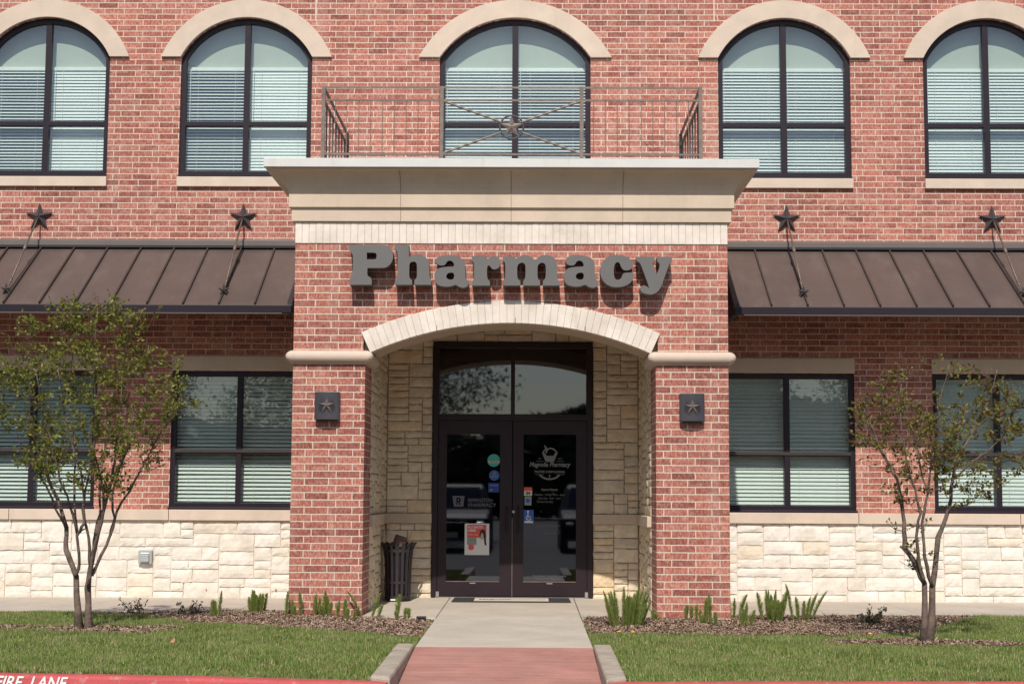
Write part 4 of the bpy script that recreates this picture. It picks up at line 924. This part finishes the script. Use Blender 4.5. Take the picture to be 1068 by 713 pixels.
# star anchors with tie rods
def anchor(x, label):
    t = thing('awning_tie_rod', (x, WY, 4.83), label, 'tie rod', 'star anchored rods holding the awnings')
    m = MB(); star_mb(m, (x, WY-.02, 4.83), .195, .08); m.build('wall_star', M['star'], t)
    ya = 2.13; za = awn_z(ya)+.06
    p0 = Vector((x, WY-.08, 4.81)); p1 = Vector((x, ya, za))
    m = MB(); m.tube([p0, p1], .0115, 8); m.build('rod', M['rod'], t, smooth=True)
    m = MB()
    c = p0.lerp(p1, .42); d = (p1-p0).normalized()
    m.tube([c-d*.07, c-d*.05, c+d*.05, c+d*.07], [.010,.022,.022,.010], 8); m.build('turnbuckle', M['rod'], t, smooth=True)
    m = MB(); m.tube([p0.lerp(p1,.9)-d*.05, p0.lerp(p1,.9)+d*.03], .016, 8); m.build('clevis', M['rod'], t, smooth=True)
    m = MB(); m.box(x-.028, x+.028, ya-.03, ya+.05, za-.095, za-.03); m.tube([(x-.045,ya,za-.02),(x+.045,ya,za-.02)], .013, 8)
    star_mb(m, (x, ya-.045, za-.02), .08, .03, back=.02); m.build('bracket', M['raildark'], t)
    return t
a0_ = anchor(-6.16, 'black wall star with tie rod nearest the left edge of the photo')
for x_, lb in ((-3.51,'black wall star with tie rod just left of the porch'),(3.51,'black wall star with tie rod just right of the porch'),(6.15,'black wall star with tie rod nearest the right edge of the photo')):
    c = copy_tree(a0_, (x_, WY, 4.83)); c['label'] = lb

# ------------------------------------------------------------------ sign letters
t = thing('pharmacy_sign', (0, 0, 3.47), 'dark grey slab letters reading Pharmacy on the brick over the porch arch', 'sign')
for ch, (outs, hs) in LETTERS.items():
    m = MB()
    def smoothloop(p, it=1):
        for _ in range(it):
            q = []; n = len(p)
            for i in range(n):
                a, b, c = Vector(p[i-1]), Vector(p[i]), Vector(p[(i+1)%n])
                d1 = (b-a); d2 = (c-b)
                ang = d1.angle(d2) if d1.length > 1e-6 and d2.length > 1e-6 else 0
                if ang > R(48): q.append(tuple(b))
                else:
                    k = .25
                    q.append(tuple(b+(a-b)*min(k, .03/max(.03,d1.length)))); q.append(tuple(b+(c-b)*min(k, .03/max(.03,d2.length))))
            p = q
        return p
    m.prism(smoothloop(outs[0]), -.20, -.025, [smoothloop(h_) for h_ in hs])
    lt = m.build('letter', M['letter'], t)
    xs_ = [p[0] for p in outs[0]]; m = MB()
    m.tube([(min(xs_)+.08,-.024,3.60),(min(xs_)+.08,-.001,3.60)], .008, 6); m.tube([(max(xs_)-.09,-.024,3.60),(max(xs_)-.09,-.001,3.60)], .008, 6)
    m.build('standoff', M['letter'], lt)

# ------------------------------------------------------------------ wall lanterns
def lantern(x, label):
    t = thing('wall_lantern', (x, 0, 2.06), label, 'wall light', 'star fronted lanterns on the porch columns')
    m = MB(); w2 = .131
    n = 8; pts = [(x-w2, 0), (x-w2, -.075)] + [(x-w2+.02+(2*w2-.04)*k/n, -.085-.018*math.sin(PI*k/n)) for k in range(n+1)] + [(x+w2, -.075), (x+w2, 0)]
    N = len(pts); vs_ = [(a, b-.001, 2.06) for a, b in pts] + [(a, b-.001, 2.355) for a, b in pts]
    m.add(vs_, [tuple(range(N))[::-1], tuple(range(N, 2*N))] + [(i, (i+1)%N, (i+1)%N+N, i+N) for i in range(N)])
    m.build('housing', M['lampbox'], t, bevel=.004)
    m = MB()
    for k in range(20):
        a = 2*PI*k/20; c, s_ = math.cos(a), math.sin(a)
        m.tube([(x+.035*c, -.105, 2.207+.035*s_), (x+.092*c, -.104, 2.207+.092*s_)], [.004,.003], 4)
    m.build('sunburst', M['lampbox'], t)
    m = MB(); star_mb(m, (x, -.107, 2.207), .088, .03); m.build('star', M['flash'], t)
    m = MB(); m.box(x-.1, x+.1, -.07, -.002, 2.045, 2.0585); m.build('lamp_lens', M['lampbox'], t)
    return t
l0 = lantern(-1.945, 'black box lantern with a star on the left porch column')
c = copy_tree(l0, (1.93, 0, 2.06)); c['label'] = 'black box lantern with a star on the right porch column'

# ------------------------------------------------------------------ balcony railing
t = thing('balcony_railing', (0, 0, 4.832), 'grey steel railing with a star medallion on top of the porch', 'railing')
ry = -.06; bx = 2.04; ZT, Z2, ZB = 5.665, 5.525, 4.93; yb = 2.1
m = MB(); 
def bar(m, p, q, r=.014): m.tube([p, q], r, 4)
for z in (ZT, Z2, ZB): bar(m, (-bx, ry, z), (bx, ry, z), .0135)
m.build('front_rail', M['rail'], t)
for s in (-1, 1):
    m = MB()
    for z in (ZT, Z2, ZB): bar(m, (s*bx, ry, z), (s*bx, yb, z), .017)
    m.build('side_rail', M['raildark'], t)
    for k in range(1, 8):
        m = MB(); bar(m, (s*bx, ry+k*(yb-ry)/8, ZB), (s*bx, ry+k*(yb-ry)/8, Z2), .011); m.build('baluster', M['raildark'], t)
for x_, y_ in ((-bx, ry), (bx, ry), (-bx, yb), (bx, yb), (-.757, ry), (.757, ry)):
    m = MB(); m.box(x_-.02, x_+.02, y_-.02, y_+.02, 4.833, ZT+.01); m.box(x_-.05, x_+.05, y_-.05, y_+.05, 4.8325, 4.84)
    m.build('post', M['rail'] if y_ < 1 else M['raildark'], t)
for s in (-1, 1):
    for k in range(1, 10):
        x_ = s*(.757+k*(bx-.757)/10); m = MB(); m.tube([(x_, ry, ZB), (x_, ry, Z2)], .0048, 6); m.build('baluster', M['baluster'], t)
m = MB()
for sx_ in (-1, 1):
    for sz_ in (-1, 1):
        cz = 5.228; a = (sx_*.11, ry, cz+sz_*.055); b = (sx_*.74, ry, Z2-.01 if sz_ > 0 else ZB+.01)
        m.tube([a, b], .012, 8)
m.build('cross_brace', M['rail'], t)
m = MB(); m.tube([(.128*math.cos(2*PI*k/40), ry, 5.228+.128*math.sin(2*PI*k/40)) for k in range(41)], .010, 8, cap=False); m.build('medallion_ring', M['raildark'], t, smooth=True)
m = MB(); star_mb(m, (0, ry-.01, 5.228), .125, .022, ri=.42, back=.015); m.build('star', M['rail'], t)

# ------------------------------------------------------------------ small things
t = thing('outdoor_outlet', (-4.637, WY-.08, .39), 'grey covered outdoor outlet box on the white stone wall', 'outlet')
m = MB(); m.box(-4.722,-4.55,WY-.115,WY-.06,.392,.565); m.build('back_plate', M['outlet'], t, bevel=.008)
m = MB(); m.box(-4.69,-4.58,WY-.15,WY-.1155,.415,.515); m.build('cover', M['outlet'], t, bevel=.012)
m = MB(); m.tube([(-4.685,WY-.125,.525),(-4.587,WY-.125,.525)], .009, 8); m.build('hinge', M['steel'], t)
for i, (x_, z_) in enumerate(((-3.86, .03), (-2.98, .04))):
    m = MB(); m.tube([(x_,WY-.085,z_+.05),(x_,WY-.06,z_+.03),(x_,WY-.04,z_)], [.006,.009,.008], 6)
    m.build('weep_pipe', M['deadleaf'], cat='pipe', label=('small rusty weep pipe low on the white stone wall, below the outlet box' if i == 0 else 'small rusty weep pipe low on the white stone wall, beside the porch'))
# litter bin
bx_, by_ = -1.345, 2.04; zb = .032
t = thing('litter_bin', (bx_, by_, zb), 'black slatted metal litter bin with flared top beside the entrance doors', 'litter bin')
m = MB(); prof = [(0.0,.150),(.20,.153),(.36,.158),(.48,.166),(.56,.178),(.61,.196),(.65,.222)]
ns = 16
for k in range(ns):
    a = 2*PI*k/ns; ca, sa = math.cos(a), math.sin(a); hw = .0165; vs_ = []
    for h_, r_ in prof:
        ww = hw*(1+ .28*(r_-.15)/.05)
        for o, sgn in ((0,-1),(0,1),(-.006,1),(-.006,-1)):
            rr = r_+o; vs_.append((bx_+rr*ca-sgn*ww*sa, by_+rr*sa+sgn*ww*ca, zb+.03+h_))
    fs = []
    for i in range(len(prof)-1):
        for q in range(4): fs.append((i*4+q, i*4+(q+1)%4, (i+1)*4+(q+1)%4, (i+1)*4+q))
    fs += [(3,2,1,0), tuple(len(prof)*4-4+q for q in range(4))]
    m.add(vs_, fs)
m.build('slat_cage', M['darkmetal'], t)
m = MB()
for h_, r_ in ((.03,.147),(.20,.149),(.57,.172)):
    m.lathe([(r_-.006,h_),(r_,h_),(r_,h_+.03),(r_-.006,h_+.03),(r_-.006,h_)], (bx_,by_,zb), 28, close=False)
m.build('hoop', M['darkmetal'], t)
m = MB(); m.lathe([(.13,.0),(.155,.005),(.155,.03),(.12,.032)], (bx_,by_,zb), 28); m.build('base', M['doorframe'], t)
m = MB(); m.lathe([(.10,.06),(.125,.07),(.135,.63),(.142,.64),(.130,.64),(.12,.2)], (bx_,by_,zb), 28); m.build('liner', M['liner'], t, smooth=True)
m = MB(); m.box(bx_-.075, bx_-.015, by_-.158, by_-.1565, zb+.006, zb+.026); m.build('maker_plate', M['white'], t)
m = MB(); rn = random.Random(3)
m.box(-.07,.07,-.05,.05,-.10,.09); m.xf(Matrix.Translation((bx_+.01,by_-.01,zb+.67)) @ Matrix.Rotation(R(18),4,'Y') @ Matrix.Rotation(R(25),4,'Z'))
m.build('paper_bag', M['bag'], cat='bag', label='crumpled brown paper bag sticking out of the litter bin', bevel=.02)
# door mat
t = thing('door_mat', (0, 2.1, .035), 'black rubber door mat with printed cream panel before the doors', 'door mat')
m = MB(); slab(m, [(-.70,1.80),(.70,1.80),(.69,2.45),(-.69,2.45)], [.040,.040,.045,.045], .008); m.build('border', M['rubber'], t)
m = MB(); slab(m, [(-.44,1.90),(.44,1.90),(.44,2.35),(-.44,2.35)], [.0435,.0435,.047,.047], .003); m.build('cream_panel', M['cream'], t)
def flat_text(s, x, y, size, z, mat, name, par, sx=1):
    mm = MB(); text_mb(mm, s, 0, 0, size, 0, sx=sx, bold=.004); mm.v = [(x+a, y+c, z+c*.006+(.0005 if b < 0 else 0)) for a, b, c in mm.v]; mm.build(name, M[mat], par)
flat_text('Magnolia', -.20, 2.06, .17, .0465, 'blue', 'blue_lettering', t, .62); flat_text('PHARMACY', .19, 2.06, .13, .0465, 'orange', 'orange_lettering', t, .62)
# kerb lettering on the street face of the red kerb
def kerb_text(s, A, Bp, x0, label, tot=None, size=.115, sx=.94):
    d = Vector((Bp[0]-A[0], Bp[1]-A[1], 0)).normalized(); nrm = Vector((d.y, -d.x, 0))
    mm = MB(); text_mb(mm, s, 0, 0, size, 0, align='LEFT', sx=sx, bold=.002, shear=.28, yb=.001)
    tt = (x0-A[0])/d.x; base = Vector((A[0], A[1], 0)) + d*tt
    out = []
    for a, b, c in mm.v:
        z = c - .088; o = .16 + .022*(-.005-z)/.145 + .0025 + (.001 if b < 0 else 0)
        p = base + d*a + nrm*o; out.append((p.x, p.y, z))
    mm.v = out
    mm.build('kerb_lettering', M['whitepaint'], cat='painted lettering', label=label)
kerb_text('FIRE  LANE', KL[1], KL[2], -3.515, 'white FIRE LANE lettering painted on the red kerb at the left')
kerb_text('NO  PARKING', KR[0], KR[1], 3.20, 'white stencilled lettering on the red kerb at the right edge of the photo')

# ------------------------------------------------------------------ trees
def tree(stems, ell_c, ell_r, n_att, leaves, mat, label, seed, leaf=.034, seeds=0, zmin=1.3, low=None):
    rn = random.Random(seed); base = stems[0][0]
    t = thing('crape_myrtle_tree', (base[0], base[1], -.02), label, 'tree', 'young multi-stemmed trees in the lawn')
    m = MB(); nodes = []
    for si, st_ in enumerate(stems):
        pts = []; 
        for i in range(len(st_)-1):
            a, b = Vector(st_[i]), Vector(st_[i+1]); k = 3
            for q in range(k): pts.append(a.lerp(b, q/k) + Vector((rn.gauss(0,.004), rn.gauss(0,.006), 0)))
        pts.append(Vector(st_[-1]))
        if st_[0][2] < .1: pts[0].z = -.06
        z0 = pts[0].z
        big = st_[0][2] < .1
        rs = []
        for p in pts:
            h = max(0, p.z)
            r_ = (.034 if big else .022)*max(.12, (1-h/3.0))**1.25
            if big and h < .14: r_ += .016*(1-h/.14)
            rs.append(max(.0045, r_*(1+rn.gauss(0,.06))))
        m.tube(pts, rs, 8)
        for i, p in enumerate(pts):
            if p.z > zmin*.55: nodes.append((p, rs[i]))
    # stubs
    for _ in range(5):
        p, r_ = rn.choice(nodes[:20]); d = Vector((rn.uniform(-1,1), rn.uniform(-1,1), .5)).normalized(); m.tube([p, p+d*.05], [r_*.6, r_*.4], 6)
    att = []
    while len(att) < n_att:
        u = Vector((rn.uniform(-1,1), rn.uniform(-1,1), rn.uniform(-1,1)))
        if u.length > 1 or u.length < .25: continue
        p = Vector((ell_c[0]+u.x*ell_r[0], ell_c[1]+u.y*ell_r[1], ell_c[2]+u.z*ell_r[2]))
        # uneven outline: keep some lobes only
        if math.sin(p.x*7+seed)*math.sin(p.z*6+1)+math.sin(p.y*6) * .5 < -.42: continue
        att.append(p)
    for q in (low or []): att.append(Vector(q))
    br = m; tw = []
    nl = list(nodes)
    base_v = Vector((base[0], base[1], 0))
    att.sort(key=lambda p: min((p-n_[0]).length for n_ in nodes))
    for p in att:
        best = min(nl, key=lambda n_: (p-n_[0]).length + max(0, n_[0].z+.05-p.z)*2.0)
        a = best[0]; L_ = (p-a).length
        if L_ < .03: continue
        k = max(3, int(L_/.09)); pts = []; side = Vector((rn.gauss(0,1), rn.gauss(0,1), 0))*.03*L_/.4
        for i in range(k+1):
            f = i/k; q = a.lerp(p, f) + side*math.sin(PI*f) + Vector((0,0,-.10*L_*math.sin(PI*f))) + Vector((rn.gauss(0,.006), rn.gauss(0,.006), 0))*(0 < i)
            pts.append(q)
        r0 = min(best[1]*.75, .0035+.006*min(1, L_)); rs = [max(.0016, r0*(1-.65*i/k)) for i in range(k+1)]
        br.tube(pts, rs, 5); nl += [(q, r_) for q, r_ in zip(pts[1:], rs[1:])]; tw += pts[1:]
    # leaves in small sprays along twigs
    tp = np.array([tuple(p) for p in tw]); n = leaves
    nspr = leaves//9
    ci = rng.integers(0, len(tp), nspr); dirs = rng.normal(0, 1, (nspr, 3)); dirs[:,2] = np.abs(dirs[:,2])*.7+.1; dirs /= np.linalg.norm(dirs, axis=1)[:,None]
    for q in range(nspr):
        a = tp[ci[q]]; b = a + dirs[q]*.13; br.tube([a, (a+b)/2+rng.normal(0,.006,3), b], [.0022,.0016,.0009], 3, cap=False)
    br.build('trunk', M['bark'], t, smooth=True)
    k = rng.integers(0, nspr, n); tt = rng.uniform(0, 1, n)
    pos = tp[ci[k]] + dirs[k]*(tt*.13)[:,None] + rng.normal(0, .008, (n,3))
    d = dirs[k] + rng.normal(0, .8, (n,3)); d /= np.linalg.norm(d, axis=1)[:,None]
    nn = rng.normal(0, 1, (n,3)); nn[:,2] += .6; s_ = np.cross(d, nn); s_ /= np.linalg.norm(s_, axis=1)[:,None]; up = np.cross(s_, d)
    L_ = (rng.uniform(.6, 1.25, n)*leaf)[:,None]; W_ = L_*.30
    V = np.stack([pos, pos+d*L_*.45+s_*W_+up*W_*.25, pos+d*L_, pos+d*L_*.45-s_*W_+up*W_*.25], 1).reshape(-1,3)
    ob = np.array([base[0], base[1], -.02])
    raw_mesh('crown', V-ob, None, mat, 4, parent=t)
    if seeds:
        m = MB(); tops = sorted(tw, key=lambda p: -p.z)[:int(len(tw)*.25)]
        for _ in range(seeds):
            p = rn.choice(tops); a = Vector((rn.gauss(0,.5), rn.gauss(0,.5), 1)).normalized()
            q = p + a*rn.uniform(.08,.2); m.tube([p, q], .0018, 4)
            for _ in range(9):
                c = q + Vector((rn.gauss(0,.03), rn.gauss(0,.03), rn.gauss(0,.035))); m.tube([q, c], .0011, 3); m.tube([c, c+Vector((0,0,.008))], .0042, 5)
        m.build('seed_heads', M['seed'], t, kind='stuff')
tree(LEFT_STEMS, (-4.05,-1.5,2.22), (1.0,.75,.98), 360, 12500, M['leafL'], 'fuller olive green multi-stemmed young tree on the left lawn', 5, seeds=26, leaf=.038)
tree(RIGHT_STEMS, (3.92,-2.4,1.84), (.85,.6,.68), 210, 5600, M['leafR'], 'sparser bronzed multi-stemmed young tree on the right lawn', 9, seeds=8, leaf=.038, zmin=1.0,
     low=[(3.75,-2.35,1.0),(3.62,-2.4,.85),(3.7,-2.5,.78),(3.8,-2.4,1.1),(3.42,-2.35,1.05),(3.55,-2.3,.7)])

# ------------------------------------------------------------------ foxtail ferns
def plume(m, stem, p, h, lean, w_, rn):
    n = max(10, int(h/.008)); top = p + Vector((lean[0]*h, lean[1]*h, h)); pts = []
    for i in range(7):
        f = i/6; q = p.lerp(top, f) + Vector((lean[0]*h*.25*(f*f-f), 0, 0)); pts.append(q)
    stem.tube(pts, [.004*(1-.6*i/6) for i in range(7)], 5)
    for i in range(n*11):
        f = rn.random(); j = min(5, int(f*6)); g_ = f*6-j; c = pts[j].lerp(pts[j+1], g_)
        rr = w_*(math.sin(PI*min(1, f*.9+.12))**.7)*rn.uniform(.7,1.1)
        a = rn.uniform(0, 2*PI); o = Vector((math.cos(a)*rr, math.sin(a)*rr, rr*1.4)); s_ = Vector((-math.sin(a), math.cos(a), 0))*.0050
        m.add([c-s_, c+s_, c+o], [(0,1,2)])
FERNS = [
 (-3.06,-.20,.23,[(-.03,.0,.20),(.0,.02,.19),(.05,-.03,.30)],'dark narrow fern plumes at the far left end of the left bed'),
 (-2.715,.30,.28,None,'bushy bright fern clump against the left pavement, left of the left column'),
 (-2.24,-.12,.3,[(-.09,0,.29),(-.03,.03,.20),(.0,-.04,.14),(.06,.02,.30)],'tall thin fern plumes at the left corner of the left column'),
 (-1.93,-.13,.3,[(-.10,0,.26),(-.05,.02,.22),(.0,0,.30),(.06,-.02,.18),(.03,.04,.24)],'fern plumes in front of the middle of the left column'),
 (-1.73,-.32,.3,[(-.04,0,.20),(.04,.03,.22)],'slim pair of fern plumes near the right side of the left column'),
 (-1.60,-.62,.3,[(-.03,0,.15),(.04,.02,.12)],'shortest fern tuft in front of the left column'),
 (-1.41,-.10,.3,[(-.13,0,.30,-.55),(-.02,0,.28,.35),(.05,-.05,.15,.3)],'leaning forked fern plumes between the left column and the path'),
 (-1.13,-.22,.3,[(-.03,0,.27,.1),(.05,0,.13),(.09,.02,.12),(-.02,-.2,.11)],'fern sprigs at the pad corner left of the path'),
 (1.13,-1.06,.42,None,'large bushy fern clump right of the path'),
 (1.47,-.5,.2,[(0,0,.14),(.04,.03,.10)],'tiny fern tuft between the large clump and the right column'),
 (1.90,-.18,.3,[(-.06,0,.17),(0,.02,.16),(.05,0,.18),(.09,.02,.13)],'low fern clump at the foot of the right column'),
 (1.99,-.95,.3,[(-.03,0,.30),(.02,.02,.34),(.06,-.02,.16),(-.07,0,.13)],'upright fern plumes standing in front of the right column'),
 (2.40,.25,.3,[(-.04,0,.24,-.2),(.0,.03,.22),(.05,0,.26,.35)],'dark fern plumes beside the right corner of the right column'),
 (2.33,-1.1,.3,[(-.04,0,.20),(.0,0,.27,.05),(.05,.02,.19,.25)],'yellow green fern plumes in the bed just right of the right column'),
 (2.73,-.12,.34,None,'dense upright fern clump in the middle of the right bed'),
 (3.07,-.10,.38,[(-.11,0,.40,-.18),(-.05,.02,.26,-.1),(.0,0,.22),(.05,0,.30,.35),(.09,.02,.32,.55),(.03,.03,.26,.2)],'spreading fork of fern plumes at the right part of the right bed'),
]
for i, (x_, y_, h_, pl, lb) in enumerate(FERNS):
    rn = random.Random(100+i); t = thing('foxtail_fern', (x_, y_, -.03), lb, 'fern', 'ferns in the mulch beds')
    if pl is None:
        pl = [(rn.gauss(0,.055)*(h_/.3), rn.gauss(0,.04), h_*rn.uniform(.55,1.0)) for _ in range(int(58*h_))]
        pl = [(a, b, c_, a*2.0) for a, b, c_ in pl]
    m = MB(); s2 = MB(); 
    for q in pl:
        lean = (q[3] if len(q) > 3 else rn.gauss(0,.06), rn.gauss(0,.08))
        plume(m, s2, Vector((x_+q[0], y_+q[1], -.02)), q[2], lean, .031+.016*rn.random(), rn)
    m.build('needles', M['fern'], t); s2.build('stem', M['fernstem'], t)
# low dark shrubs
for i, (x_, y_, h_, dn, lb) in enumerate([(-3.95,.22,.20,60,'low dark twiggy shrub nearer the left tree, by the pavement'),(-3.42,.20,.17,70,'low dark twiggy shrub nearer the left column, by the pavement'),(3.67,-.50,.19,190,'small dark leafy shrub between the right bed and the right tree'),(3.28,-.35,.13,12,'dry bare twiggy stub beside the spreading fern')]):
    rn = random.Random(50+i); t = thing('low_shrub', (x_, y_, -.03), lb, 'shrub', 'small shrubs in the beds')
    b_ = MB(); lf = MB()
    for k in range(13):
        a = rn.uniform(0,2*PI); p = Vector((x_+rn.gauss(0,.03), y_+rn.gauss(0,.03), -.02)); q = p + Vector((math.cos(a)*rn.uniform(.03,.2), math.sin(a)*.12, h_*rn.uniform(.4,1)))
        b_.tube([p, p.lerp(q,.5)+Vector((0,0,.02)), q], [.004,.003,.0015], 4)
        for _ in range(dn//13+1):
            c = p.lerp(q, rn.uniform(.3,1.05)) + Vector((rn.gauss(0,.015),rn.gauss(0,.015),rn.gauss(0,.015))); d = Vector((rn.gauss(0,1),rn.gauss(0,1),rn.gauss(0,1))).normalized()*.022; e_ = d.orthogonal().normalized()*.009
            lf.add([c-d, c+e_, c+d, c-e_], [(0,1,2,3)])
    b_.build('stems', M['twig'], t); lf.build('foliage', M['shrub'], t)
# dandelions, leaf, path lights
for x_, y_, lb in ((3.25,-2.43,'single yellow dandelion in the lawn left of the right tree'),(1.14,-2.40,'yellow dandelion in the lawn nearest the path'),(1.02,-2.36,'smaller yellow dandelion beside another at the lawn edge')):
    t = thing('dandelion', (x_, y_, -.02), lb, 'flower', 'dandelions in the right lawn')
    m = MB(); m.tube([(x_,y_,-.02),(x_,y_,.05)], .002, 5); m.build('stem', M['fernstem'], t)
    m = MB(); m.lathe([(.004,.0),(.018,.008),(.020,.014),(.010,.019),(.002,.020)], (x_,y_,.048), 10); m.build('flower_head', M['yellow'], t)
m = MB(); m.add([(-2.775,-3.43,.02),(-2.765,-3.44,.035),(-2.74,-3.42,.04),(-2.735,-3.40,.065),(-2.75,-3.40,.075),(-2.77,-3.41,.05)], [(0,1,2,5),(5,2,3,4)]); m.build('fallen_leaf', M['deadleaf'], cat='leaf', label='curled brown leaf lying on the left lawn')
for x_, y_, lb in ((-.90,-.33,'small black path light at the corner of the left bed'),(.90,-.60,'small black path light at the corner of the right bed')):
    t = thing('path_light', (x_, y_, -.02), lb, 'path light', 'path lights beside the walk')
    m = MB(); m.box(x_-.05, x_+.05, y_-.03, y_+.03, -.015, .03); m.build('housing', M['darkmetal'], t, bevel=.005); m = MB(); m.box(x_-.035, x_+.035, y_-.033, y_-.0305, 0, .02); m.build('lens', M['carglass'], t)

# ------------------------------------------------------------------ what the glass mirrors: parked cars, trees across the car park
def car(x, y, paint, label, W=1.9):
    t = thing('parked_car', (x, y, -.15), label, 'car', 'cars parked facing the pharmacy')
    # side profile in (y, z): front at +y
    prof = [(0,.35),(.02,.62),(.10,.86),(.35,.98),(1.15,1.08),(1.75,1.62),(2.3,1.74),(3.6,1.72),(4.3,1.60),(4.62,1.05),(4.68,.40)]
    m = MB(); secs = [(-1,.72),(-.92,.93),(0,1.0),(.92,.93),(1,.72)]; vs_ = []; n = len(prof)
    for k, (u, sc) in enumerate(secs):
        for (py, pz) in prof:
            tum = 1-.22*max(0, pz-1.0)/.7
            vs_.append((x+u*W/2*tum, y-(py+ (1-sc)*.25*(1 if py < 2.3 else -1)), -.15+.3+(pz-.3)*(.97+.03*sc)))
    fs = []
    for k in range(len(secs)-1):
        for i in range(n-1): fs.append((k*n+i, k*n+i+1, (k+1)*n+i+1, (k+1)*n+i))
    fs.append(tuple(range(n))[::-1]); fs.append(tuple((len(secs)-1)*n+i for i in range(n)))
    for k in range(len(secs)-1): fs.append((k*n, (k+1)*n, (k+2)*n-1, (k+1)*n-1))
    m.add(vs_, fs); m.build('body', paint, t, smooth=False, bevel=.03)
    m = MB(); ww = W*.40; m.add([(x-ww,y-1.16,.975),(x+ww,y-1.16,.975),(x+ww*.86,y-1.72,1.50),(x-ww*.86,y-1.72,1.50)], [(0,1,2,3)]); m.v = [(a,b+.02,c+.012) for a,b,c in m.v]; m.build('windscreen', M['carglass'], t)
    for s in (-1,1):
        m = MB(); m.box(x+s*.72-.10, x+s*.72+.10, y-.14, y-.01, .54, .62); m.build('headlight', M['chrome'], t, bevel=.02)
        for yy in (-.95,-3.75):
            m = MB(); m.tube([(x+s*(W/2-.20),y+yy,.19),(x+s*(W/2+.0),y+yy,.19)], .34, 24); wv = m.build('wheel', M['tyre'], t)
            m = MB(); m.tube([(x+s*(W/2+.0),y+yy,.19),(x+s*(W/2+.01),y+yy,.19)], .2, 20); m.build('rim', M['chrome'], wv)
    m = MB(); m.box(x-.45, x+.45, y-.06, y+.0, .46, .62); m.build('grille', M['frame'], t, bevel=.01)
    m = MB(); m.box(x-.16, x+.16, y-.01, y+.012, .22, .37); m.build('number_plate', M['cream'], t)
    m = MB(); m.box(x-W*.46, x+W*.46, y-.1, y+.02, .16, .24); m.build('bumper', M['darkmetal'], t, bevel=.02)
car(1.95, -17.6, M['carpaint'], 'dark blue car parked on the right, mirrored in the right door')
car(-1.75, -17.4, M['carpaint2'], 'black car parked on the left, mirrored in the left door')
def bgtree(x, y, h, r, seed, label):
    rn = np.random.default_rng(seed); t = thing('broadleaf_tree', (x, y, -.15), label, 'tree', 'trees across the car park')
    m = MB(); m.tube([(x,y,-.2),(x+.1,y,h*.3),(x-.1,y,h*.6),(x,y,h*.85)], [.3,.24,.15,.05], 10)
    for k in range(9):
        a = rn.uniform(0,2*PI); z = h*rn.uniform(.3,.65); m.tube([(x,y,z),(x+math.cos(a)*r*.45,y+math.sin(a)*r*.45,z+h*.14),(x+math.cos(a)*r*.8,y+math.sin(a)*r*.8,z+h*.2)], [.10,.07,.03], 6)
    m.build('trunk', M['bark'], t)
    nc = 70; u = rn.normal(0,1,(nc,3)); u /= np.linalg.norm(u,axis=1)[:,None]; u *= (rn.uniform(.35,1,nc)**.6)[:,None]
    cc = np.array([x,y,h*.66]) + u*np.array([r,r,h*.36])
    n = 42000; k = rn.integers(0,nc,n); pos = cc[k] + rn.normal(0,r*.13,(n,3)); d = rn.normal(0,1,(n,3)); e_ = rn.normal(0,1,(n,3)); d *= .045; e_ *= .03
    V = np.stack([pos-d, pos+e_, pos+d, pos-e_],1).reshape(-1,3) - np.array([x,y,-.15])
    raw_mesh('crown', V, None, M['treedark'], 4, parent=t)
for i, (x_, y_, h_, r_, lb) in enumerate([(-5.2,-33,10.5,4.4,'tallest broadleaf tree across the car park, behind the cars'),(-17,-38,9,4,'broad tree at the left of the car park trees'),(8.5,-44,7.0,3.2,'lower tree across the car park behind the blue car'),(17,-42,8.5,4,'broad tree at the right of the car park trees'),(27,-48,8,4.5,'farthest right tree across the car park')]):
    bgtree(x_, y_, h_, r_, 20+i, lb)
m = MB(); rn = random.Random(4)
xs_ = [-90+3*k for k in range(61)]; top = [(x_, 6.2+.5*math.sin(x_*.13)+.8*math.sin(x_*.41)+rn.uniform(-.5,.5)) for x_ in xs_]
V = []
n = 42000; px_ = rng.uniform(-90,90,n); tz = np.interp(px_, [p[0] for p in top], [p[1] for p in top]); pz = rng.uniform(0,1,n)**.8*tz; py_ = -78+rng.normal(0,1.5,n)
d = rng.normal(0,1,(n,3))*.35; e_ = rng.normal(0,1,(n,3))*.28; pos = np.stack([px_,py_,pz],1)
raw_mesh('distant_treeline', np.stack([pos-d,pos+e_,pos+d,pos-e_],1).reshape(-1,3), None, M['treedark'], 4, kind='stuff', label='dark treeline far across the car park', cat='treeline')
